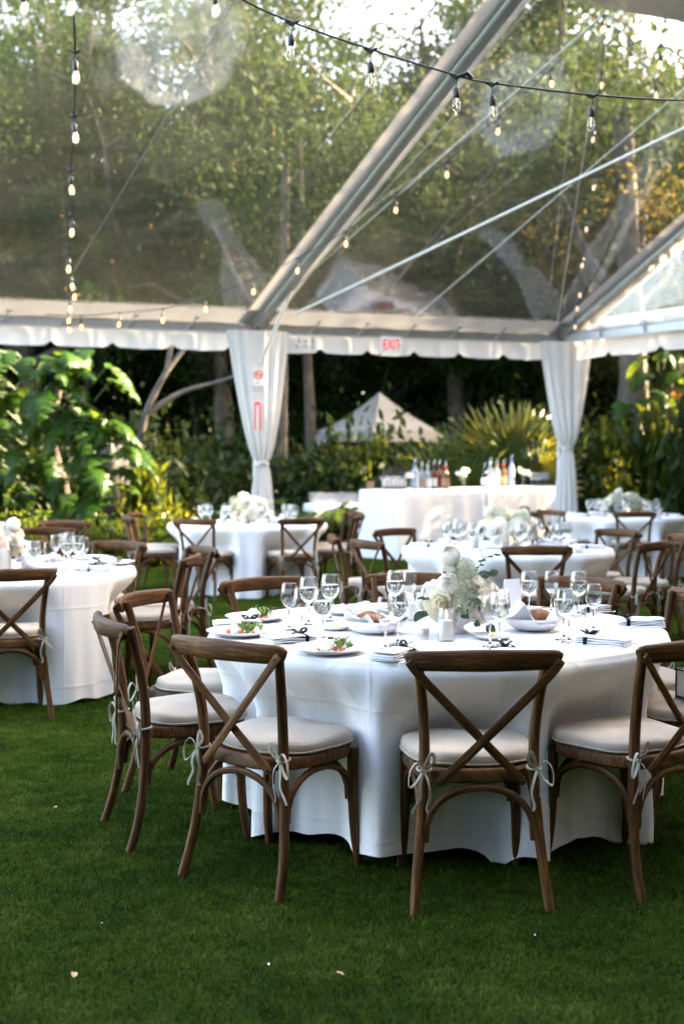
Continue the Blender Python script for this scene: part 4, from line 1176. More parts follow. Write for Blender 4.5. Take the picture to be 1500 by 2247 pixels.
def place_setting(x, y, rz, lab, kind=0, rib=True, cut=True, nap_off=(0, 0)):
    n = tag(obj('napkin', NAPK[kind % 2], None, (x, y, TOP), (0, 0, rz)), 'folded white napkin ' + lab, 'napkin', 'folded napkins')
    if rib:
        r_ = tag(obj('ribbon', RIB, None, (x + 0.055 * math.cos(rz), y + 0.055 * math.sin(rz), TOP), (0, 0, rz)), 'black ribbon bow on the napkin ' + lab, 'ribbon', 'black napkin ribbons')
    if cut:
        c, s = math.cos(rz), math.sin(rz)
        for k, (d, me, nm) in enumerate(((0.080, KNIFE, 'knife'), (0.102, KNIFE, 'knife'), (-0.085, FORK, 'fork'))):
            tag(obj(nm, me, None, (x - s * -d, y + c * -d, TOP), (0, 0, rz + 0.03 * k)), ('inner steel knife beside the napkin ', 'outer steel knife beside the napkin ', 'steel fork beside the napkin ')[k] + lab, nm, 'cutlery on the nearest table')
sets = [(866, 1444, 'between the front salad and front chair', 60), (1322, 1415, 'before the front right chair', 150), (1402, 1373, 'at the right end of the nearest table', 176),
        (520, 1378, 'between the two left salad plates', 8), (632, 1412, 'left of the front salad plate', 35), (1290, 1343, 'behind the right glass cluster', 215), (1110, 1446, 'behind the front centre chair', 92)]
for i, (px, py, lab, dg) in enumerate(sets):
    x, y = px_top(px, py)
    place_setting(x, y, R(dg), lab, i)
x, y = px_top(835, 1350)
cr = crumple(77, 0.11, 0.03).build('napkin', M['napkin'], None, True, None); cr.location = (x, y, TOP - 0.01); cr.scale = (1.3, 0.8, 0.9)
tag(cr, 'loosely crumpled white napkin behind the left bread bowl', 'napkin')

# candles
CYL = MB().lathe([(0.0335, 0.0), (0.0335, 0.125), (0.0315, 0.125), (0.0315, 0.004), (0.0001, 0.004)], 28).mesh('glass_cylinder', M['glass'])
PIL = MB().lathe([(0.0001, 0.005), (0.0275, 0.005), (0.0275, 0.078), (0.024, 0.082), (0.015, 0.079), (0.0001, 0.078)], 24).mesh('wax_pillar', M['wax'])
VOT = MB().lathe([(0.019, 0.0), (0.0255, 0.062), (0.0235, 0.062), (0.0175, 0.006), (0.0001, 0.006)], 24).mesh('glass_cup', M['glass'])
VWX = MB().lathe([(0.0001, 0.007), (0.0172, 0.007), (0.0212, 0.042), (0.0001, 0.041)], 24).mesh('wax', M['pink_wax'])
WICK = MB().tube([(0, 0, 0), (0.001, 0, 0.008)], 0.0009, 5).mesh('wick', M['black'])
FLM = MB().lathe([(0.0001, 0.0), (0.0040, 0.005), (0.0052, 0.012), (0.0034, 0.024), (0.0012, 0.034), (0.0001, 0.040)], 10).mesh('flame', M['flame'])
def candle(x, y, lab, pillar=True, z=TOP, sc=1.0, group='candles in glass'):
    t = thing('pillar_candle' if pillar else 'votive_candle', lab, 'candle', (x, y, z), 0, group)
    t.scale = (sc,) * 3
    if pillar:
        obj('glass_cylinder', CYL, t); w = obj('wax_pillar', PIL, t); top = 0.078
    else:
        obj('glass_cup', VOT, t); w = obj('wax', VWX, t); top = 0.041
    obj('wick', WICK, w, (0, 0, top)); obj('flame', FLM, w, (0, 0, top + 0.006))
for px, py, lab, pil in ((978, 1406, 'ivory pillar candle in a glass cylinder before the nearest flowers', True), (930, 1402, 'short blush votive left of the nearest pillar candle', False),
                         (1100, 1352, 'pillar candle right behind the nearest flowers', True), (904, 1362, 'candle in glass left behind the nearest flowers', True), (1052, 1360, 'votive glowing behind the right blooms', False)):
    x, y = px_top(px, py); candle(x, y, lab, pil)
x, y = px_top(1122, 1340)
t = MB().box((0, 0.012, 0.075), (0.085, 0.0015, 0.15), Matrix.Rotation(R(8), 3, 'X')).box((0, -0.012, 0.075), (0.085, 0.0015, 0.15), Matrix.Rotation(R(-8), 3, 'X')).build('menu_card', M['card'], None, False)
t.location = (x, y, TOP); t.rotation_euler = (0, 0, R(25)); tag(t, 'standing white card right behind the nearest flowers', 'card')

# ---------------------------------------------------------------- flowers
def petal(mb, az, tilt, L, W, cup, r0, z0, curl, wav=0.0, nu=4, nv=4):
    """one cupped petal that starts r0 from the axis, leaning out by tilt"""
    def fn(u, v):
        s = v; w = W * math.sin(math.pi * (0.12 + 0.80 * s)) ** 0.6
        x = (u - 0.5) * 2 * w
        ang = tilt + curl * s * s
        rad = r0 + L * s * math.sin(ang) - cup * (x / max(W, 1e-6)) ** 2 * W
        z = z0 + L * s * math.cos(ang) + wav * math.sin(u * 8 + az * 3) * s
        return ((rad) * math.cos(az) - x * math.sin(az), rad * math.sin(az) + x * math.cos(az), z)
    mb.grid(fn, nu, nv)
def ranunculus(r, seed, mat):
    """a tight globe of many thin overlapping petals"""
    rr = random.Random(seed); mb = MB()
    for k in range(8):
        q = k / 7
        n = 3 + int(k * 0.6)
        for i in range(n):
            az = 2 * math.pi * i / n + k * 2.4 + rr.uniform(-.15, .15)
            rs = r * (0.12 + 0.78 * q)                     # shell on which this petal lies
            top = 1.5 - 0.62 * q + rr.uniform(-.10, .10)
            W = 1.0 - 0.25 * q
            def fn(u, v, az=az, rs=rs, top=top, W=W, q=q):
                el = -1.45 + (top + 1.45) * v
                aa = az + (u - 0.5) * 2 * W * math.sin(math.pi * (0.15 + 0.75 * v)) ** 0.5
                lip = 1 + 0.20 * (0.3 + q) * max(0, v - 0.7) * 3 + 0.03 * math.sin(u * 7 + az) * v
                R_ = rs * lip * (1 + 0.05 * abs(u - 0.5))
                return (R_ * math.cos(el) * math.cos(aa), R_ * math.cos(el) * math.sin(aa), R_ * math.sin(el) * 0.95 + (r * 0.9 - rs) * 0.78)
            mb.grid(fn, 6, 5)
    return mb.mesh('blossom', mat)
def rose(r, seed, mat):
    rr = random.Random(seed); mb = MB()
    for k in range(9):
        q = k / 8
        n = 3 + int(k * 0.7)
        for i in range(n):
            az = 2 * math.pi * i / n + k * 0.9 + rr.uniform(-.25, .25)
            petal(mb, az, -0.25 + 1.35 * q + rr.uniform(-.12, .12), r * (0.75 + 0.32 * q), r * (0.30 + 0.28 * q), 0.45 - 0.30 * q, r * (0.05 + 0.22 * q), r * (0.12 - 0.45 * q), -0.35 + 0.8 * q, r * 0.07 * q)
    return mb.mesh('blossom', mat)
RAN = ranunculus(0.040, 1, M['petal']); ROSE = rose(0.052, 2, M['petal_y']); ROSE2 = rose(0.050, 5, M['petal'])
def euc_leaf():
    def fn(u, v):
        return ((u) * 0.045, (v - 0.5) * 0.036 * math.sin(math.pi * (0.08 + 0.86 * u)) ** 0.6, 0.008 * math.sin(u * 2) + 0.01 * (v - .5) ** 2 * 4)
    return MB().grid(fn, 6, 4).mesh('leaf', M['euc'])
EUC = euc_leaf()
EUCS = MB().grid(lambda u, v: (u * 0.022, (v - .5) * 0.018 * math.sin(math.pi * (0.1 + .85 * u)) ** .6, 0.003 * math.sin(u * 2)), 4, 2).mesh('leaf', M['euc'])
def gyp_mesh(n, spread, seed):
    rg = np.random.default_rng(seed)
    c = rg.normal(0, 1, (n, 3)); c /= np.linalg.norm(c, axis=1)[:, None]; c *= (rg.uniform(0.2, 1, n) ** 0.5)[:, None] * np.array(spread)
    s = rg.uniform(0.0014, 0.0034, n)[:, None]
    o = np.array([(1, 0, 0), (-1, 0, 0), (0, 1, 0), (0, -1, 0), (0, 0, 1), (0, 0, -1)], float)
    V = (c[:, None, :] + o[None] * s[:, None]).reshape(-1, 3)
    t = np.array([(0, 2, 4), (2, 1, 4), (1, 3, 4), (3, 0, 4), (2, 0, 5), (1, 2, 5), (3, 1, 5), (0, 3, 5)])
    Q = (t[None] + (np.arange(n) * 6)[:, None, None]).reshape(-1, 3)
    return soup('baby_breath', V, Q, M['gyp'], smooth=True)
GYP = gyp_mesh(800, (0.055, 0.055, 0.055), 4)
VASE = MB().lathe([(0.0001, 0.0), (0.045, 0.0), (0.04, 0.008), (0.025, 0.02), (0.028, 0.03), (0.065, 0.05), (0.082, 0.075), (0.085, 0.092), (0.080, 0.092), (0.06, 0.062), (0.0001, 0.05)], 32).mesh('vase', M['ceramic'])
def centrepiece(x, y, lab, seed, hero=False, sc=1.0):
    t = thing('flower_arrangement', lab, 'flowers', (x, y, TOP), 0, 'white flower centrepieces')
    t.scale = (sc,) * 3
    obj('vase', VASE, t)
    rr = random.Random(seed)
    def bloom(me, p, s=1.0, look=None):
        d = Vector(look) if look else (Vector((p[0] * 1.6, p[1] * 1.6, p[2] - 0.10)))
        q = d.to_track_quat('Z', 'Y').to_euler()
        b = obj('blossom', me, t, p, q, s)
        return b
    if hero:
        F = [(RAN, (-0.035, -0.02, 0.315), 1.22, (-0.1, -0.5, 0.45)), (RAN, (-0.045, -0.085, 0.205), 1.18, (-0.05, -0.9, 0.3)), (ROSE2, (0.055, -0.055, 0.195), 1.15, (0.3, -0.6, 0.5)), (ROSE, (-0.07, -0.085, 0.135), 1.25, (-0.35, -0.8, 0.1)),
             (ROSE2, (0.09, -0.085, 0.115), 1.2, (0.25, -0.9, -0.15)), (RAN, (-0.105, -0.03, 0.17), 1.1, (-0.9, -0.5, 0.3)), (ROSE2, (0.125, 0.0, 0.165), 1.1, (0.9, -0.2, 0.4)), (ROSE, (0.0, 0.06, 0.20), 1.2, (0, 0.6, 0.5)),
             (ROSE2, (-0.08, 0.07, 0.16), 1.1, None), (ROSE2, (0.07, 0.09, 0.14), 1.1, None), (RAN, (-0.03, -0.02, 0.26), 0.95, (-0.5, -0.5, -0.2)), (RAN, (-0.13, 0.05, 0.12), 1.0, None)]
    else:
        F = []
        for k in range(17):
            a = rr.uniform(0, 6.28); e = rr.uniform(0.1, 1.3); rad = 0.135
            F.append((rr.choice((RAN, ROSE, ROSE2, ROSE, ROSE2)), (1.35 * rad * math.cos(e) * math.cos(a), rad * math.cos(e) * math.sin(a), 0.075 + 0.11 * math.sin(e) + rr.uniform(-.01, .01)), rr.uniform(1.1, 1.4), None))
        for k in range(3):
            F.append((RAN, (rr.uniform(-.12, .12), rr.uniform(-.05, .05), rr.uniform(0.20, 0.25)), 1.0, None))
    for me, p, s, look in F:
        bloom(me, p, s, look)
        MB().tube([Vector((p[0] * 0.25, p[1] * 0.25, 0.05)), Vector((p[0] * 0.6, p[1] * 0.6, p[2] * 0.6)), Vector(p)], 0.0022, 5).build('stem', M['stemgreen'], t)
    for p in ([(0.015, -0.01, 0.265), (0.035, -0.03, 0.225), (0.02, -0.07, 0.165), (-0.06, -0.11, 0.075), (0.09, 0.0, 0.22), (0.005, -0.10, 0.20), (0.03, -0.06, 0.27), (0.015, -0.125, 0.135)] if hero else [(rr.uniform(-.12, .12), rr.uniform(-.12, .0), rr.uniform(.12, .22)) for _ in range(7)]):
        g_ = obj('baby_breath', GYP, t, p, (rr.uniform(0, 3), rr.uniform(0, 3), 0), rr.uniform(0.8, 1.1)); g_['kind'] = 'stuff'
    # eucalyptus sprigs
    def sprig(pts, n, me):
        P = spline([Vector(q) for q in pts], 6)
        MB().tube(P, 0.0014, 5).build('stem', M['stemgreen'], t)
        for k in range(n):
            q = P[int((0.25 + 0.75 * k / n) * (len(P) - 1))]
            obj('leaf', me, t, q, (rr.uniform(-.7, .7), rr.uniform(-.5, .4), rr.uniform(0, 6.28)), rr.uniform(.7, 1.2))
    if hero:
        sprig([(0.03, -0.02, 0.17), (0.08, -0.03, 0.27), (0.12, -0.03, 0.315), (0.175, -0.04, 0.325)], 20, EUCS)
        sprig([(-0.05, -0.05, 0.11), (-0.11, -0.09, 0.145), (-0.175, -0.10, 0.150)], 18, EUCS)
        for p, rot, s in (((0.035, -0.125, 0.150), (0.4, 0.6, -0.4), 1.05), ((0.045, -0.13, 0.142), (0.9, 0.4, -1.6), 0.9), ((-0.125, -0.10, 0.085), (0.6, 0.6, 2.6), 1.5), ((-0.135, -0.09, 0.09), (0.9, 0.8, 3.5), 1.2), ((0.115, -0.10, 0.045), (0.8, 0.9, -0.9), 1.1), ((0.06, -0.13, 0.06), (1.2, 0.4, -0.9), 0.8), ((0.08, -0.02, 0.235), (1.2, 0, 0.2), 1.0), ((0.12, -0.02, 0.24), (1.2, 0, 0.5), 1.0), ((-0.04, -0.12, 0.06), (1.2, 0.5, -1.8), 1.1), ((0.02, -0.11, 0.10), (1.0, 0.5, -1.2), 1.2)):
            obj('leaf', EUC, t, p, rot, s)
        for k in range(26):
            a = rr.uniform(0, 6.28)
            obj('leaf', EUC, t, (0.075 * math.cos(a), 0.075 * math.sin(a), rr.uniform(0.075, 0.12)), (rr.uniform(-.8, .8), rr.uniform(-.2, .9), a + rr.uniform(-.4, .4)), rr.uniform(.8, 1.3))
    else:
        for k in range(34):
            a = rr.uniform(0, 6.28)
            obj('leaf', EUC, t, (0.14 * math.cos(a), 0.09 * math.sin(a), rr.uniform(0.06, 0.16)), (rr.uniform(-.8, .8), rr.uniform(-.4, .9), a), rr.uniform(.8, 1.4))
    return t
x, y = px_top(1003, 1388)
centrepiece(x, y, 'white roses and ranunculus with eucalyptus on the nearest table', 1, True)

# ---------------------------------------------------------------- settings on the other tables
BEAR = ['right', 'back right', 'back', 'back left', 'left', 'front left', 'front', 'front right']
def dress(tab, where, seed, fl_dx=0.0, n_place=8, fl_sc=1.25):
    rr = random.Random(seed); tx, ty, tr, _ = tab
    centrepiece(tx + fl_dx, ty, 'mound of white flowers on the ' + where, seed, False, fl_sc)
    for k in range(3):
        a = R(-90 + (k - 1) * 75 + rr.uniform(-8, 8))
        candle(tx + fl_dx + 0.27 * math.cos(a), ty + 0.24 * math.sin(a), ('left', 'front', 'right')[k] + ' candle in glass beside the flowers on the ' + where, k != 1 or seed % 2 == 0, TOP, 1.2)
    off = rr.uniform(0, 6.28)
    for k in range(n_place):
        a = off + 2 * math.pi * k / n_place; c, s = math.cos(a), math.sin(a)
        rad = tr - 0.17; side = BEAR[int(round(a / (math.pi / 4))) % 8]
        place_x, place_y = tx + rad * c, ty + rad * s
        n_ = tag(obj('napkin', NAPK[k % 2], None, (place_x, place_y, TOP), (0, 0, a + math.pi)), 'folded white napkin at the %s place of the %s' % (side, where), 'napkin', 'napkins on the ' + where)
        tag(obj('ribbon', RIB, None, (place_x - 0.05 * c, place_y - 0.05 * s, TOP), (0, 0, a + math.pi)), 'black ribbon bow at the %s place of the %s' % (side, where), 'ribbon', 'ribbons on the ' + where)
        for j, (da, dr, kd) in enumerate(((0.20, 0.36, G_WATER), (0.36, 0.34, G_EMPTY), (0.28, 0.44, G_WATER if k % 2 else G_LOW))):
            a2 = a + da; r2 = tr - dr
            glass(kd, tx + r2 * math.cos(a2), ty + r2 * math.sin(a2), '%s at the %s place of the %s' % (('outer water goblet' if j == 0 else 'empty wine glass') if j < 2 else 'inner %s glass' % ('full' if kd is G_WATER else 'part-filled'), side, where), 'glasses on the ' + where, TOP, rr.uniform(0.98, 1.06))
    a = R(120) + off
    tag(obj('bread_bowl', BOWL, None, (tx + fl_dx + 0.36, ty - 0.05, TOP)), 'white bread bowl on the ' + where, 'bowl', 'bread bowls')
    n = crumple(seed + 50, 0.12, 0.05).build('bread_napkin', M['napkin'], None, True, None); n.location = (tx + fl_dx + 0.36, ty - 0.05, TOP + 0.006)
    tag(n, 'crumpled napkin in the bread bowl on the ' + where, 'napkin')
dress(T2, 'table at the left edge', 2)
dress(T3, 'middle table', 3)
dress(T4, 'back left table', 4)
dress(T5, 'back right table', 5)
for k, (px, py, lab) in enumerate(((208, 1251, 'front'), (252, 1239, 'right-hand'), (200, 1228, 'rear'))):
    x, y = px_top(px, py)
    tag(obj('dinner_plate', PLATE, None, (x, y, TOP + 0.030 if 0 else TOP + 0.001)), lab + ' white plate on the table at the left edge', 'plate', 'plates on the left table')
    if k < 2: salad(x, y, TOP + 0.009, 'salad on the %s plate of the table at the left edge' % lab, 60 + k, 12)
x, y = px_top(8, 1252)
candle(x, y, 'tall ivory pillar candle at the left edge of the frame', True, TOP, 1.75)
x, y = px_top(50, 1232)
t = MB().box((0, 0.012, 0.075), (0.10, 0.0015, 0.15), Matrix.Rotation(R(8), 3, 'X')).box((0, -0.012, 0.075), (0.10, 0.0015, 0.15), Matrix.Rotation(R(-8), 3, 'X')).build('menu_card', M['card'], None, False)
t.location = (x, y, TOP); t.rotation_euler = (0, 0, R(10)); tag(t, 'standing white card on the table at the left edge', 'card')

# ---------------------------------------------------------------- the bar
ORD = 'first second third fourth fifth sixth seventh eighth ninth tenth eleventh twelfth thirteenth fourteenth'.split()
BZ = 1.03
def draped_box(a, b, depth, z, name, label, cat, seed, group=None):
    """a straight counter under a hanging cloth; a, b: front corners in plan"""
    a = Vector((a[0], a[1], 0)); b = Vector((b[0], b[1], 0)); d = (b - a).normalized(); n = Vector((-d.y, d.x, 0)); Ln = (b - a).length
    rr = random.Random(seed); ph = [rr.uniform(0, 6) for _ in range(3)]
    t = thing(name, label, cat, a, 0, group)
    per = [(0, 0), (Ln, 0), (Ln, depth), (0, depth)]
    pts = []
    for k in range(4):
        p0, p1 = Vector(per[k]), Vector(per[(k + 1) % 4]); m = max(4, int((p1 - p0).length / 0.04))
        nn = Vector(((p1 - p0).y, -(p1 - p0).x)).normalized()
        for i in range(m): pts.append((p0.lerp(p1, i / m), nn, i / m))
    mb = MB(); N = len(pts); rows = [(0.0, z), (0.012, z - 0.015), (0.016, z - 0.10), (0.02, z * 0.75), (0.024, z * 0.5), (0.03, z * 0.25), (0.034, 0.015)]
    V = []
    for j, (o, zz) in enumerate(rows):
        for i, (p, nn, f) in enumerate(pts):
            w = (j / 6) * 0.014 * (math.sin(i * 0.55 + ph[0]) + 0.7 * math.sin(i * 0.23 + ph[1]))
            if f < 0.06 or f > 0.94: w += 0.03 * (j / 6)
            q = a + d * (p.x + nn.x * (o + w)) + n * (p.y + nn.y * (o + w))
            V.append((q.x - a.x, q.y - a.y, zz))
    F = [(j * N + i, (j + 1) * N + i, (j + 1) * N + (i + 1) % N, j * N + (i + 1) % N) for j in range(6) for i in range(N)] + [tuple(range(N))]
    mb.add(V, F).build('cloth', M['cloth'], t, True, 40)
    return t, a, d, n
b0 = at(868, 1075, 18.3); b1 = at(1060, 1068, 19.6); b2 = at(1222, 1062, 21.4)
draped_box((b0.x, b0.y), (b1.x, b1.y), 0.75, BZ, 'bar_counter', 'front run of the white-draped bar under the amber bottles', 'bar', 1)
dd = (Vector((b1.x, b1.y, 0)) - Vector((b0.x, b0.y, 0))).normalized()
draped_box((b1.x + 0.06, b1.y + 0.06), (b2.x, b2.y), 0.7, BZ, 'bar_counter', 'rear run of the white-draped bar beside the corner curtain', 'bar', 2)
rk = at(690, 1118, 20.6); rk2 = at(812, 1118, 20.9)
draped_box((rk.x, rk.y), (rk2.x, rk2.y), 0.6, 0.74, 'side_table', 'white-draped side table holding the rows of glasses', 'table', 3)
def bottle_mesh(h, r, neck, body_mat_name, kind):
    sh = 0.60 if kind == 'wine' else 0.62
    prof = [(0.0001, 0), (r * 0.95, 0), (r, 0.006), (r, h * sh), (r * 0.92, h * (sh + 0.05)), (neck * 1.25, h * (sh + 0.15)), (neck, h * (sh + 0.22)), (neck, h * 0.97), (0.0001, h * 0.97)]
    return MB().lathe(prof, 18).mesh('bottle_body', M[body_mat_name])
for nm, col in (('amber_glass', (0.085, 0.022, 0.008)), ('dark_glass', (0.012, 0.016, 0.014)), ('clear_bottle', (0.30, 0.33, 0.35)), ('blue_cap', (0.05, 0.12, 0.28)), ('red_cap', (0.55, 0.03, 0.03)), ('wine_capsule', (0.10, 0.012, 0.018)), ('kraft_label', (0.34, 0.20, 0.11)), ('white_label', (0.55, 0.54, 0.51)), ('gold_glass', (0.16, 0.075, 0.03)), ('brown_wood_block', (0.28, 0.14, 0.08)), ('blue_label', (0.28, 0.36, 0.48)), ('orange_bloom', (0.75, 0.22, 0.02))):
    M[nm] = plain(nm, col, 0.15 if 'glass' in nm or 'bottle' in nm else 0.5, 0.08, 20)
def bottle(px, py, y, h, r, glassm, labm, capm, label, kind='spirit', pourer=True):
    if px < 1000: y += (px - 910) * 0.003
    q = at(px, py, y)
    t = thing('bottle', label, 'bottle', (q.x, q.y, BZ + 0.001), 0, 'bottles on the bar')
    obj('bottle_body', bottle_mesh(h, r, r * 0.36, glassm, kind), t)
    MB().lathe([(r + 0.0012, h * 0.12), (r + 0.0012, h * 0.45)], 18).build('label_band', M[labm], t)
    MB().lathe([(r * 0.42, h * 0.86), (r * 0.42, h), (0.0001, h)], 12).build('cap', M[capm], t)
    if pourer: MB().tube([(0, 0, h), (0.004, 0, h + 0.03), (0.02, 0, h + 0.065)], 0.005, 6).build('pourer', M['steel'], t)
yb = 18.95
bottle(910, 1070, yb, 0.42, 0.056, 'clear_bottle', 'blue_label', 'blue_cap', 'tall clear bottle with blue neck on the front bar')
bottle(925, 1070, yb + .08, 0.36, 0.048, 'clear_bottle', 'kraft_label', 'kraft_label', 'bottle with tan label right of the tall clear bottle')
bottle(938, 1070, yb + .05, 0.37, 0.046, 'clear_bottle', 'white_label', 'white_label', 'white-labelled bottle in the middle of the front bar')
bottle(952, 1070, yb + .1, 0.38, 0.046, 'amber_glass', 'white_label', 'wine_capsule', 'amber bottle with white label on the front bar')
bottle(963, 1070, yb + .3, 0.38, 0.044, 'amber_glass', 'amber_glass', 'wine_capsule', 'plain dark amber bottle behind the amber bottles')
bottle(977, 1070, yb + .1, 0.36, 0.058, 'gold_glass', 'kraft_label', 'red_cap', 'squat amber bottle with red cap on the front bar')
yr = 20.5
bottle(1062, 1062, yr, 0.34, 0.050, 'dark_glass', 'white_label', 'black', 'dark bottle with white label on the rear bar')
bottle(1075, 1062, yr + .2, 0.42, 0.050, 'clear_bottle', 'white_label', 'white_label', 'clear white-capped bottle on the rear bar')
bottle(1089, 1062, yr + .35, 0.38, 0.048, 'clear_bottle', 'white_label', 'kraft_label', 'pale bottle second from right on the rear bar')
bottle(1104, 1062, yr + .5, 0.39, 0.046, 'gold_glass', 'kraft_label', 'red_cap', 'tan-labelled bottle with red cap on the rear bar')
bottle(1121, 1062, yr + .6, 0.47, 0.054, 'clear_bottle', 'blue_label', 'blue_cap', 'tall blue-necked clear bottle at the right of the rear bar')
for k in range(6):
    bottle(843 + k * 8.6, 1070, yb + 0.15, 0.34, 0.0285, 'dark_glass', 'white_label', 'wine_capsule', '%s from the left of six wine bottles on the bar' % ORD[k], 'wine', False)
COUPE = MB().lathe([(0.0001, 0), (0.03, 0), (0.03, 0.003), (0.005, 0.008), (0.004, 0.10), (0.012, 0.108), (0.045, 0.145), (0.048, 0.16), (0.046, 0.16)], 18).mesh('coupe', M['glass'])
for k in range(7):
    q = at(838 + k * 8.2, 1072, yb - 0.14)
    tag(obj('coupe_glass', COUPE, None, (q.x, q.y, BZ + 0.001), None, 1.25), '%s from the left of the stemmed glasses before the wine bottles' % ORD[k], 'glass', 'stemmed glasses on the bar')
TUM = MB().lathe([(0.0001, 0.004), (0.030, 0.0), (0.036, 0.09), (0.034, 0.09), (0.028, 0.008), (0.0001, 0.01)], 14).mesh('tumbler', M['glass'])
for k in range(12):
    q = at(1166 + (k % 6) * 7.2, 1060, 21.25 + 0.05 * (k % 6) + 0.2 * (k // 6))
    glass(G_EMPTY, q.x, q.y, '%s from the left in the %s row of glasses at the bar end' % (ORD[k % 6], ('front', 'rear')[k // 6]), 'glasses at the right end of the bar', BZ + 0.001, 1.15)
ux = (Vector((rk2.x, rk2.y, 0)) - Vector((rk.x, rk.y, 0))).normalized(); uy = Vector((-ux.y, ux.x, 0))
for k in range(33):
    i, j = k % 11, k // 11
    q = Vector((rk.x, rk.y, 0)) + ux * (0.06 + i * 0.078) + uy * (0.1 + j * 0.16)
    tag(obj('tumbler', TUM, None, (q.x, q.y, 0.741), None, 1.0), 'lower tumbler on the side table, %s from the left in the %s row' % (ORD[i], ('front', 'middle', 'rear')[j]), 'glass', 'lower tumblers')
    if j > 0: tag(obj('tumbler', TUM, None, (q.x, q.y, 0.741 + 0.094), None, 1.0), 'upper tumbler on the side table, %s from the left in the %s row' % (ORD[i], ('front', 'middle', 'rear')[j]), 'glass', 'upper tumblers')
q = at(803, 1084, 19.3)
o = MB().box((0, 0, 0.06), (0.12, 0.08, 0.12)).box((0, -0.041, 0.06), (0.09, 0.004, 0.08)).build('wooden_block', M['brown_wood_block'], None, False); o.location = (at(812, 1084, 18.92).x, 18.92, BZ + 0.001)
tag(o, 'small brown wooden block at the left end of the bar', 'block')
def vase_flowers(px, y, label, seed, tall):
    q = at(px, 1060, y); t = thing('bar_flowers', label, 'flowers', (q.x, q.y, BZ + 0.001), 0)
    MB().lathe([(0.0001, 0.003), (0.035, 0), (0.04, 0.10), (0.036, 0.16), (0.034, 0.16), (0.036, 0.10), (0.0001, 0.01)], 16).build('vase', M['glass'], t)
    rr = random.Random(seed)
    for k in range(9):
        p = (rr.gauss(0, 0.045), rr.gauss(0, 0.03), 0.19 + rr.uniform(0, 0.12) * tall)
        obj('blossom', rr.choice((RAN, ROSE2)), t, p, (rr.uniform(-.7, .7), rr.uniform(-.7, .7), 0), rr.uniform(.6, .85))
        MB().tube([(0, 0, 0.02), p], 0.003, 5).build('stem', M['stemgreen'], t)
vase_flowers(1016, 19.9, 'pale flower spray between the two bottle groups', 1, 1.0)
vase_flowers(1147, 21.2, 'white flowers in a glass vase on the rear bar', 2, 0.9)
vase_flowers(893, 18.8, 'small greenish flowers beside the wine bottles', 3, 0.3)

# ---------------------------------------------------------------- garden: trees
def leaf_quads(C, size, rg, droop=0.3, aspect=0.45):
    """a diamond leaf on each centre in C"""
    n = len(C)
    d = rg.normal(0, 1, (n, 3)); d[:, 2] -= droop * 2; d /= np.linalg.norm(d, axis=1)[:, None]
    u = rg.normal(0, 1, (n, 3)); u -= d * (u * d).sum(1)[:, None]; u /= np.linalg.norm(u, axis=1)[:, None]
    s = size * rg.uniform(0.6, 1.3, n)[:, None]
    nrm = np.cross(d, u)
    V = np.stack([C - d * s * 0.5, C + u * s * aspect * 0.5 + nrm * s * 0.06, C + d * s * 0.5, C - u * s * aspect * 0.5 + nrm * s * 0.06], 1).reshape(-1, 3)
    Q = np.arange(n * 4).reshape(n, 4)
    return V, Q
def make_tree(seed, H, spread, first, leafm, n_clump_leaf, leaf, barkm, r0=0.28, nlimb=7):
    rr = random.Random(seed); rg = np.random.default_rng(seed)
    mb = MB(); tips = []
    lean = Vector((rr.uniform(-.12, .12), rr.uniform(-.08, .08), 1))
    base = [Vector((0, 0, -0.1))]
    for k in range(1, 5):
        base.append(base[-1] + Vector((lean.x + rr.uniform(-.12, .12), lean.y + rr.uniform(-.12, .12), 1)) * (first / 4))
    mb.tube(spline(base, 3), [r0 * (1.25 - 0.5 * i / 12) for i in range(13)], 10)
    for k in range(nlimb):
        a = 2 * math.pi * k / nlimb + rr.uniform(-.3, .3); el = rr.uniform(0.28, 1.25)
        st = base[rr.choice((2, 3, 4, 4, 4))].copy()
        Ln = min(rr.uniform(0.7, 1.0) * (H - st.z) / max(0.7, math.sin(el)) * 0.72, spread * 1.2 / max(0.35, math.cos(el)))
        p = st; pts = [p.copy()]; d = Vector((math.cos(a) * math.cos(el), math.sin(a) * math.cos(el), math.sin(el)))
        for j in range(6):
            d = (d + Vector((rr.uniform(-.28, .28), rr.uniform(-.28, .28), rr.uniform(-.12, .25)))).normalized()
            p = p + d * (Ln / 6); pts.append(p.copy())
            if j >= 1: tips.append((p.copy(), 0.85))
        m = len(pts)
        mb.tube(spline(pts, 2), [r0 * 0.55 * (1 - 0.85 * i / (2 * m - 2)) for i in range(2 * m - 1)], 7)
        for j in range(2, m):
            for s in range(2):
                d2 = Vector((rr.uniform(-1, 1), rr.uniform(-1, 1), rr.uniform(-.25, .7))).normalized()
                L2 = rr.uniform(0.9, 1.9) * spread / 4
                q1 = pts[j] + d2 * L2 * 0.5 + Vector((0, 0, rr.uniform(-.1, .2))); q2 = pts[j] + d2 * L2 + Vector((0, 0, rr.uniform(-.4, .3)))
                mb.tube([pts[j], q1, q2], [0.045, 0.028, 0.012], 5)
                tips.append((q1.copy(), 0.8)); tips.append((q2.copy(), 1.0))
    C = []
    for q, k in tips:
        n = int(n_clump_leaf * k * rr.uniform(0.5, 1.3)); sg = rr.uniform(0.28, 0.5)
        C.append(np.array(q) + rg.normal(0, 1, (n, 3)) * np.array([sg, sg, sg * 0.7]))
    C = np.concatenate(C)
    V, Q = leaf_quads(C, leaf, rg)
    return mb.mesh('trunk', M[barkm]), soup('crown', V, Q, M[leafm])
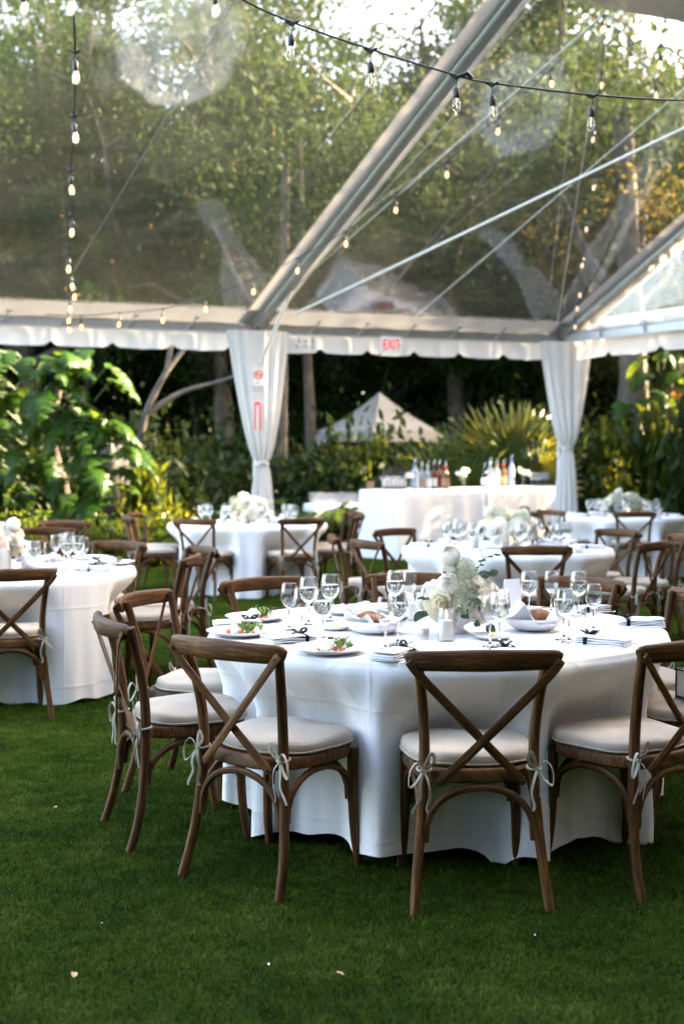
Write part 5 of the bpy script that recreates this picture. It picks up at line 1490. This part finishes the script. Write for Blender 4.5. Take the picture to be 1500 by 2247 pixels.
TREES = [make_tree(1, 12, 4.5, 3.2, 'leaf', 360, 0.125, 'bark', 0.19), make_tree(2, 13, 5.0, 4.0, 'leaf', 340, 0.125, 'bark', 0.21, 8), make_tree(3, 11, 4.5, 2.6, 'leaf_backlit', 320, 0.12, 'bark', 0.17, 7), make_tree(9, 10, 4.2, 2.0, 'leaf_dark', 240, 0.18, 'bark_dark', 0.22, 7)]
def tree(k, x, y, rz, sc, label, group='garden trees behind the tent', flat=1.0):
    t = thing('tree', label, 'tree', (x, y, 0), rz, group)
    t.scale = (sc, sc, sc * flat)
    obj('trunk', TREES[k][0], t); c_ = obj('crown', TREES[k][1], t)
    return t
tree(0, -6.4, 27.0, 0.3, 1.12, 'broad green tree behind the big-leaved plant at left')
tree(1, -2.4, 27.5, 1.9, 1.08, 'green tree with forked grey limbs behind the left curtain')
tree(1, 2.7, 29.5, 4.2, 1.12, 'tall green tree behind the exit sign')
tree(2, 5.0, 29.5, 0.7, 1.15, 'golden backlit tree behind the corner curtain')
tree(2, 9.5, 31.5, 2.9, 1.25, 'backlit golden tree at the right edge beyond the gable')
tree(0, -9.4, 31.0, 5.1, 1.2, 'green tree at the left edge, second row')
tree(0, -4.6, 33.0, 2.2, 1.2, 'green tree in the second row at left centre')
tree(1, 4.2, 35.0, 3.1, 1.15, 'green tree in the second row right of centre')
tree(0, 10.2, 35.0, 1.2, 1.1, 'green tree in the second row at the right')
tree(1, -8.0, 37.0, 0.4, 1.45, 'tall green tree in the far row at the left')
tree(0, -1.5, 38.0, 2.0, 1.5, 'tall green tree in the far row left of centre')
tree(1, 5.5, 39.0, 5.0, 1.5, 'tall green tree in the far row right of centre')
tree(2, 11.5, 38.0, 1.0, 1.5, 'tall backlit golden tree in the far row at the right')
tree(0, -3.6, 30.0, 4.4, 0.72, 'lower green tree behind the left roof bay')
tree(1, 2.6, 31.5, 1.4, 0.70, 'lower green tree behind the right roof bay')
tree(0, 6.6, 31.0, 0.4, 0.74, 'lower green tree seen through the gable')
tree(3, -1.4, 30.0, 0.4, 0.75, 'dark low tree behind the left curtain')
tree(3, 3.2, 30.5, 2.4, 0.72, 'dark low tree behind the fan palm')
tree(3, 6.8, 30.0, 4.4, 0.8, 'dark low tree behind the right shrubs')
tree(3, -7.2, 29.0, 3.4, 0.8, 'dark low tree behind the left plant')
# unseen trees added round the lawn to block sun and sky light
for i, (k, x, y, sc, fl) in enumerate(((0, 10.5, 1.0, 1.1, 1), (1, 11.0, 6.0, 1.1, 1), (0, 10.3, 10.5, 1.1, 1), (1, 11.0, 14.6, 1.05, 1), (0, 15.5, 3.5, 1.2, 1), (1, 15.5, 9.0, 1.2, 1), (0, 15.8, 13.8, 1.2, 1), (3, 9.6, 17.8, 0.95, 1), (3, 10.2, 20.0, 0.65, 1), (3, 13.4, 20.6, 0.70, 1), (3, 11.2, 22.0, 0.58, 1), (3, 10.4, 20.9, 0.62, 1),
                                       (1, 5.6, 0.6, 1.2, 1), (3, 6.0, -3.5, 1.1, 1), (3, -2.0, -5.0, 1.2, 1), (3, 2.5, -6.0, 1.2, 1), (1, 14.5, 34.0, 1.35, 1), (0, 20.5, 36.5, 1.5, 1), (1, 14.0, 39.0, 1.4, 1), (3, -5.5, -4.5, 1.2, 1))):
    tree(k, x, y, i * 1.3, sc, 'one of the unseen trees added round the lawn for shade', 'shade trees round the lawn', fl)

# ---------------------------------------------------------------- garden: undergrowth
def wood_mass(path, n, h, thick, size, label, seed):
    """a belt of dense dark foliage along a plan path"""
    rg = np.random.default_rng(seed); P = np.array(path, float); L_ = np.r_[0, np.cumsum(np.linalg.norm(np.diff(P, axis=0), axis=1))]
    s = rg.uniform(0, L_[-1], n)
    x = np.interp(s, L_, P[:, 0]) + rg.normal(0, thick, n); y = np.interp(s, L_, P[:, 1]) + rg.normal(0, thick, n)
    z = rg.uniform(0, 1, n) ** 0.85 * h * (0.85 + 0.15 * np.sin(s * 0.7) + 0.1 * np.sin(s * 1.9))
    V, Q = leaf_quads(np.stack([x, y, z], 1), size, rg)
    o = obj('woodland', soup('woodland', V, Q, M['leaf_dark'])); o['kind'] = 'stuff'; o['label'] = label; o['category'] = 'woodland'
wood_mass([(-22, 31), (-10, 36), (0, 37), (10, 36), (20, 33)], 42000, 6.5, 1.0, 0.42, 'dark far woodland closing off the garden', 12)
wood_mass([(-24, 40), (-10, 43), (0, 44), (10, 43), (22, 40)], 40000, 15.0, 1.2, 0.55, 'tall far woodland showing above the nearer trees', 14)
wood_mass([(19, 24), (19, 0), (14, -10), (0, -11), (-13, -10), (-16, -2)], 46000, 6.5, 0.9, 0.6, 'dark unseen woodland belt added behind the viewer against low sky light', 13)  # unseen belt added to cut low sky light from behind the camera
def shrub_meshes(seed, n, leaf, spread, matname, droop=0.3, aspect=0.45):
    rg = np.random.default_rng(seed); rr = random.Random(seed)
    cl = rg.normal(0, 1, (16, 3)); cl /= np.linalg.norm(cl, axis=1)[:, None]; cl[:, 2] = abs(cl[:, 2]); cl *= rg.uniform(0.45, 0.85, 16)[:, None]
    pick = rg.integers(0, 16, n)
    C = cl[pick] + rg.normal(0, 0.2, (n, 3)); C[:, 2] = np.abs(C[:, 2]) + 0.02
    C *= np.array(spread)
    V, Q = leaf_quads(C, leaf, rg, droop, aspect)
    mb = MB()
    for c in cl: mb.tube([(0, 0, -0.02), (c[0] * spread[0] * 0.5, c[1] * spread[1] * 0.5, c[2] * spread[2] * 0.6), tuple(c * np.array(spread))], [0.02, 0.013, 0.006], 5)
    return soup('foliage', V, Q, M[matname]), mb.mesh('stems', M['bark_dark'])
SH = {'dark': shrub_meshes(1, 2600, 0.13, (0.8, 0.7, 1.0), 'leaf_dark'), 'green': shrub_meshes(2, 2200, 0.13, (0.7, 0.6, 0.95), 'shrub', 0.5, 0.4), 'yellow': shrub_meshes(3, 1500, 0.12, (0.6, 0.5, 0.9), 'sunlit_shrub', 0.7, 0.35), 'drip': shrub_meshes(4, 900, 0.26, (0.6, 0.5, 1.0), 'shrub', 1.2, 0.22)}
def shrub(kind, x, y, sc, label, group, rz=None, zs=1.0):
    t = thing('shrub', label, 'shrub', (x, y, 0), rz if rz is not None else rnd.uniform(0, 6), group)
    t.scale = (sc, sc, sc * zs)
    obj('foliage', SH[kind][0], t)['kind'] = 'stuff'; obj('stems', SH[kind][1], t)
    return t
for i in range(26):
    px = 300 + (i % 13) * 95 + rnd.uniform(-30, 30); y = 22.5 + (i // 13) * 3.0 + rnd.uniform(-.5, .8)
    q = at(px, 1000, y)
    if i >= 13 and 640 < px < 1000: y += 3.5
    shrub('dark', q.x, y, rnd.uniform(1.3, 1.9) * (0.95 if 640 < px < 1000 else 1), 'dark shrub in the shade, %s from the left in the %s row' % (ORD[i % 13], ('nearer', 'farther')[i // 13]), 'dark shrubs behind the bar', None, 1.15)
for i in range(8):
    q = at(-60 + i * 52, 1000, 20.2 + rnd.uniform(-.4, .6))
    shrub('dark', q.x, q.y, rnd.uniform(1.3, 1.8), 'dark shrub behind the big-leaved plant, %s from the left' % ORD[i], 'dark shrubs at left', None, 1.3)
for i, (x, y) in enumerate(((6.6, 19.4), (6.6, 20.4), (6.9, 21.2), (7.8, 20.0))):  # shrubs added to keep direct sun off the bar and corner curtain
    shrub('dark', x, y, 1.6, 'tall shrub added beyond right edge to shade the bar, %s from the front' % ORD[i], 'sun-blocking shrubs added at right', None, 2.3)
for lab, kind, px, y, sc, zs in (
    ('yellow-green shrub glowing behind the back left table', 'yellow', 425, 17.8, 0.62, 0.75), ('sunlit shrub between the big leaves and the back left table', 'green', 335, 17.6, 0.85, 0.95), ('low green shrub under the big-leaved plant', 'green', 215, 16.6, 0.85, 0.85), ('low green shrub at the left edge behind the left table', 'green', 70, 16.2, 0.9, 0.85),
    ('sunlit yellow-green shrub between the big leaves and the far left chairs', 'yellow', 375, 17.9, 0.85, 1.0), ('long-leaved plant at the right foot of the big-leaved climber', 'drip', 318, 18.3, 0.95, 1.25), ('glowing yellow shrub right of the corner curtain', 'yellow', 1340, 22.0, 1.15, 1.55), ('small sunlit yellow shrub close to the corner curtain', 'yellow', 1282, 22.2, 0.95, 1.2),
    ('drooping sunlit shrub right of the corner curtain', 'drip', 1345, 22.6, 1.25, 1.4), ('sunlit yellow-green shrub at the foot of the corner curtain', 'yellow', 1195, 22.4, 0.95, 1.05), ('green shrub behind the back right table', 'green', 1300, 22.9, 1.1, 1.1), ('long-leaved shrub at the right edge', 'drip', 1465, 22.4, 1.35, 1.5), ('dense green shrub right behind the back right table', 'green', 1415, 23.4, 1.2, 1.5),
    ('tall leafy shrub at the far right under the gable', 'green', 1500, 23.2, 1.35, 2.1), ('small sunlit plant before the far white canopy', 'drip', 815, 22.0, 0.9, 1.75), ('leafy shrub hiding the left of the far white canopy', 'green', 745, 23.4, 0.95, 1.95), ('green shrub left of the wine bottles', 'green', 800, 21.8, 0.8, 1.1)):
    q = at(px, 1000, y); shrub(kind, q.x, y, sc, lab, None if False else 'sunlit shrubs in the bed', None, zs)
# ferns
def frond_mesh(L, n, w, matname):
    mb = MB()
    pts = [Vector((L * t, 0, L * (0.75 * t - 0.62 * t * t))) for t in np.linspace(0, 1, 9)]
    mb.tube(pts, [0.006 * (1 - 0.8 * i / 8) for i in range(9)], 4)
    for k in range(n):
        t = 0.12 + 0.86 * k / n; p = Vector((L * t, 0, L * (0.75 * t - 0.62 * t * t))); l = w * math.sin(math.pi * min(1, 0.15 + t * 0.85)) ** 0.7
        for s in (-1, 1):
            tip = p + Vector((l * 0.45, s * l, -0.25 * l)); mid = p + Vector((l * 0.2, s * l * 0.5, 0.02))
            b = Vector((0.022 * L, 0, 0))
            mb.add([p - b * .4, mid - b, tip, mid + b], [(0, 1, 2, 3)])
    return mb.mesh('frond', M[matname], False)
FROND = frond_mesh(1.0, 22, 0.22, 'fern')
def fern(x, y, sc, label, group, n=11):
    t = thing('fern', label, 'fern', (x, y, 0), rnd.uniform(0, 6), group); t.scale = (sc,) * 3
    for k in range(n):
        obj('frond', FROND, t, (0, 0, 0.05), (rnd.uniform(-.2, .2), -rnd.uniform(0.05, 0.55), 2 * math.pi * k / n + rnd.uniform(-.2, .2)), rnd.uniform(.8, 1.15))
for i in range(14):
    q = at(440 + i * 32 + rnd.uniform(-10, 10), 1060, 20.6 + rnd.uniform(-.5, .9))
    fern(q.x, q.y, rnd.uniform(0.85, 1.25), 'dark fern between left curtain and bar, %s from the left' % ORD[i], 'ferns before the bar')
for i in range(6):
    q = at(20 + i * 70 + rnd.uniform(-10, 10), 1060, 16.9 + rnd.uniform(-.3, .5))
    fern(q.x, q.y, rnd.uniform(0.7, 1.0), 'fern at the foot of the big-leaved plant, %s from the left' % ORD[i], 'ferns at left')
for i in range(5):
    q = at(1270 + i * 60, 1060, 18.9 + rnd.uniform(-.2, .5))
    fern(q.x, q.y, rnd.uniform(0.7, 0.95), 'fern behind the back right table, %s from the left' % ORD[i], 'ferns at right')
# big-leaved climber on a rock and stump at left
def big_leaf():
    mb = MB(); n = 16
    Vl, Vm, Vr = [], [], []
    for i in range(n + 1):
        t = i / n
        w = 0.40 * (math.sin(math.pi * (0.10 + 0.90 * t) ** 0.75) ** 0.75) if t < 1 else 0.0
        if i % 3 == 2 and 2 < i < n - 1: w *= 0.55           # slits between the lobes
        x = t; zc = 0.16 * math.sin(t * 2.2) - 0.34 * t * t
        Vm.append((x, 0, zc)); fwd = 0.10 * w
        Vl.append((x - 0.10 + fwd, w, zc - 0.35 * w + 0.03 * math.sin(i * 2.1))); Vr.append((x - 0.10 + fwd, -w, zc - 0.35 * w + 0.03 * math.cos(i * 1.7)))
    mid_l = [((a[0] + b[0]) / 2, (a[1] + b[1]) / 2, (a[2] + b[2]) / 2 + 0.05) for a, b in zip(Vm, Vl)]; mid_r = [((a[0] + b[0]) / 2, (a[1] + b[1]) / 2, (a[2] + b[2]) / 2 + 0.05) for a, b in zip(Vm, Vr)]
    rows = [Vl, mid_l, Vm, mid_r, Vr]; V = [q for r_ in rows for q in r_]; m = n + 1
    F = [(j * m + i, j * m + i + 1, (j + 1) * m + i + 1, (j + 1) * m + i) for j in range(4) for i in range(n)]
    return mb.add(V, F).mesh('leaf', M['big_leaf'])
BIGLEAF = big_leaf()
def climber(cx, y, w, h, n, label, seed, size=0.55, zb=0.25):
    rr = random.Random(seed)
    t = thing('big_leaved_climber', label, 'plant', (cx, y, 0), 0, 'big-leaved climbers')
    MB().tube(spline([(0, 0.3, 0), (0.1, 0.25, h * .3), (-0.1, 0.25, h * .6), (0.1, 0.3, h * .9)], 4), [0.10 - 0.005 * i for i in range(13)], 8).build('stem', M['bark_dark'], t)
    for k in range(n):
        u = rr.uniform(-1, 1); v = rr.uniform(0, 1)
        x = u * w * (0.65 + 0.35 * math.sin(math.pi * (0.15 + 0.8 * v))); z = zb + v * (h - zb); yy = rr.uniform(-0.45, 0.25)
        a = R(-90) + u * 0.7 + rr.uniform(-.8, .8)
        s = size * rr.uniform(0.7, 1.25)
        pitch = rr.uniform(0.1, 1.1)
        lf = obj('leaf', BIGLEAF, t, (x, yy, z), (rr.uniform(-.5, .5), pitch, a), s)
        MB().tube([(x * 0.6, 0.25, z - 0.25), (x * 0.85, (yy + .25) / 2, z - 0.02), (x, yy, z)], 0.009, 5).build('leaf_stalk', M['stemgreen'], t)
    return t
climber(-4.1, 17.9, 1.15, 3.1, 105, 'big-leaved climbing plant with glossy split leaves at the left', 5, 0.56)
climber(-5.9, 18.4, 0.8, 2.5, 40, 'second big-leaved plant cut by the left edge', 6, 0.5)
climber(6.1, 23.2, 0.9, 3.5, 40, 'big-leaved climber on the trunk at the right edge', 8, 0.5, 1.0)
rk_ = blob(0.62, 1.5, 14, 16, 0.16).build('boulder', M['rock']); rk_.location = (-3.45, 18.9, 0.75); rk_.scale = (0.45, 0.45, 1.0)
tag(rk_, 'tall grey boulder standing among the big leaves at left', 'rock')
# fan palm
def fan_frond(nseg, L, spread, seed):
    rr = random.Random(seed); mb = MB()
    for k in range(nseg):
        a = R(-spread + 2 * spread * k / (nseg - 1)) ; da = R(spread / (nseg - 1)) * 0.92
        l = L * (0.80 + 0.2 * math.cos(a * 0.8)) * rr.uniform(0.94, 1.04)
        def P(r, an, z): return (r * math.cos(an), r * math.sin(an), z)
        m_ = 0.5 * l; dr = 0.16 * l * rr.uniform(0.2, 1.3)
        lift = 0.06 * L
        v = [P(0.03, a, 0), P(m_, a - da, 0.0), P(m_, a, lift), P(m_, a + da, 0.0), P(l * 0.85, a - da * 0.35, -dr * 0.4), P(l * 0.85, a, lift * 0.5 - dr * 0.4), P(l * .85, a + da * 0.35, -dr * 0.4), P(l, a, -dr)]
        mb.add(v, [(0, 1, 2), (0, 2, 3), (1, 4, 5, 2), (2, 5, 6, 3), (4, 7, 5), (5, 7, 6)])
    return mb.mesh('frond', M['palm'], False)
FANS = [fan_frond(26, 1.08, 112, 1), fan_frond(24, 0.98, 105, 2)]
def fan_palm(x, y, label, specs):
    """specs: frond foot (dx, dy, z), lean to the right, tilt back, turn about the stalk, size"""
    t = thing('fan_palm', label, 'palm', (x, y, 0), 0, 'fan palms behind the bar')
    MB().tube([(0, 0.1, 0), (0.02, 0.1, 0.4), (0, 0.08, 0.75)], [0.14, 0.12, 0.08], 10).build('trunk', M['bark_dark'], t)
    for i, (dx, dy, z, lean, tilt, turn, s) in enumerate(specs):
        u = Vector((0, 0, 1)); n = Vector((0, -1, 0))
        rot = Matrix.Rotation(R(lean), 3, 'Y') @ Matrix.Rotation(R(tilt), 3, 'X') @ Matrix.Rotation(R(turn), 3, 'Z')
        u = rot @ u; n = rot @ n
        Mx = Matrix((u, n.cross(u), n)).transposed()
        obj('frond', FANS[i % 2], t, (dx, dy, z), Mx.to_euler(), s)
        MB().tube([(0, 0.08, 0.7), (dx * 0.5, dy * 0.6, (z + 0.7) / 2 + 0.05), (dx, dy, z)], 0.014, 6).build('stalk', M['stemgreen'], t)
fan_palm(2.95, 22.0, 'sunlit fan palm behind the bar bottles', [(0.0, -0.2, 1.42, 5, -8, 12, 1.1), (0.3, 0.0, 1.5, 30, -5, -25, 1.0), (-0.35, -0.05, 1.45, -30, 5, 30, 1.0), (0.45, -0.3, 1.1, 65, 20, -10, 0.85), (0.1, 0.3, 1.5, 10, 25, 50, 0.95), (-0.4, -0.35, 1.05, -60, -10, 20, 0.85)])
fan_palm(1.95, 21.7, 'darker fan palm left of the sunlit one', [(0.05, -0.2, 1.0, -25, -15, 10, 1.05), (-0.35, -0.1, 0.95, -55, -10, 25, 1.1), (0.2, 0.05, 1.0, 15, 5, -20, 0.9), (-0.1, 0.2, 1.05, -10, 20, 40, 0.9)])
# bare grey trunks in the middle distance
for i, (px, y, r, h, lean, lab) in enumerate(((612, 23.0, 0.13, 7, 0.02, 'dark straight trunk right of the left curtain'), (1405, 23.5, 0.30, 8, -0.05, 'thick grey trunk at the right beyond the valance'), (1345, 24.5, 0.16, 8, 0.08, 'slim grey trunk right of the corner curtain'), (690, 26.0, 0.12, 8, -0.04, 'slim trunk left of the far white canopy'))):
    q = at(px, 1000, y)
    t = thing('tree', lab, 'tree', (q.x, y, 0), 0, 'bare trunks in the shade')
    P = spline([(0, 0, -0.1), (lean * h * .25, 0.05, h * .25), (lean * h * .55, -0.05, h * .55), (lean * h, 0, h)], 4)
    mb = MB().tube(P, [r * (1.15 - 0.6 * k / 12) for k in range(13)], 10)
    for s in (-1, 1): mb.tube(spline([P[8], P[8] + Vector((s * 0.7, 0.1, 0.7)), P[8] + Vector((s * 1.3, 0, 2.0))], 3), [r * .5, r * .45, r * .4, r * .35, r * .3, r * .2, r * .12], 7)
    mb.build('trunk', M['bark'] if i in (1, 2, 5) else M['bark_dark'], t)
    C = np.array([P[-1]]) + np.random.default_rng(i).normal(0, 1, (1500, 3)) * np.array([1.0, 0.8, 0.7])
    V, Q = leaf_quads(C, 0.17, np.random.default_rng(i + 5)); obj('crown', soup('crown', V, Q, M['leaf']), t)
# arching bare limbs above the climber
q = at(285, 800, 20.0)
t = thing('fallen_limb', 'bare pale limbs arching beside the big leaves under the valance', 'branch', (q.x, q.y, 0))
mb = MB().tube(spline([(-0.2, 0, 0), (0.1, 0, 1.4), (0.25, 0, 2.2), (0.6, 0, 2.9), (1.0, 0.1, 3.4)], 4), [0.09 - 0.004 * i for i in range(17)], 8)
mb.tube(spline([(0.25, 0, 2.2), (0.8, 0.1, 2.55), (1.5, 0.1, 2.75), (2.1, 0, 3.0)], 4), [0.055 - 0.003 * i for i in range(13)], 7).tube(spline([(0.6, 0, 2.9), (0.7, 0, 3.4), (1.1, 0, 3.9)], 4), [0.05 - 0.004 * i for i in range(9)], 7)
mb.build('limb', M['bark'], t)
# far white canopy among the trees
q = at(832, 945, 25.6)
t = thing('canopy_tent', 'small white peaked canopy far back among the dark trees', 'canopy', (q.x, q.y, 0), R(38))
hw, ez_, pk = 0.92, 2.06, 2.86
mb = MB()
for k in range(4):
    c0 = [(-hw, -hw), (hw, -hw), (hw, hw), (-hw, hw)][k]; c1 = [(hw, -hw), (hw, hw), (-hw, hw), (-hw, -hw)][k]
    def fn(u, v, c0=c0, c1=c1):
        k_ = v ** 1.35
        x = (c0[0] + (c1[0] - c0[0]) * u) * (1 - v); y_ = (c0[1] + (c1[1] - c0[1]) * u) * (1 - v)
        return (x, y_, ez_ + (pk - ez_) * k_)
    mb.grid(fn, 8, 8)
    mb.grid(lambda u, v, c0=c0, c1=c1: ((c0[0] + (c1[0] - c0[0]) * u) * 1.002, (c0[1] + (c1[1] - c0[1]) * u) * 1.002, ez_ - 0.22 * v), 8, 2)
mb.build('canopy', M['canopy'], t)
for sx in (-1, 1):
    for sy in (-1, 1): MB().tube([(sx * (hw - .04), sy * (hw - .04), 0), (sx * (hw - .04), sy * (hw - .04), ez_)], 0.025, 8).build('leg', M['alu'], t)
# orange blossom at the right
q = at(1483, 862, 22.3)
t = thing('orange_flower', 'orange blossom among the leaves at the right edge', 'flower', (q.x, q.y, q.z - 0.1))
for k in range(7):
    MB().tube([(0, 0, 0.0), (0.06 * math.cos(k), 0.05 * math.sin(k), 0.06), (0.10 * math.cos(k), 0.08 * math.sin(k), 0.09 + 0.02 * (k % 3))], [0.02, 0.03, 0.008], 6).build('petal', M['orange_bloom'], t)
MB().tube([(0, 0, 0), (-0.05, 0.1, -0.6), (-0.1, 0.2, -q.z + 0.1)], 0.012, 5).build('stem', M['stemgreen'], t)
# dry leaves dropped on the lawn
for i, (px, py, s, lab) in enumerate(((162, 2146, 0.8, 'dry tan leaf on the grass at lower left'), (754, 2140, 0.7, 'dry tan leaf on the grass at lower centre'), (226, 2026, 0.22, 'tiny pale petal on the grass at left'), (588, 2118, 0.3, 'tiny pale petal left of the lower centre leaf'), (1172, 2053, 0.22, 'small pale petal under the front centre chair'), (118, 1772, 0.45, 'small dry leaf left of the nearest chairs'))):
    q = on_z(px, py, 0.022)
    m_ = leaf_patch(0.036, 0.012, 0.25, 80 + i).build('fallen_leaf', M['dead_leaf'] if i in (0, 1, 5) else M['card']); m_.location = q; m_.rotation_euler = (0.2, 0.1, rnd.uniform(0, 3)); m_.scale = (s,) * 3
    tag(m_, lab, 'leaf')
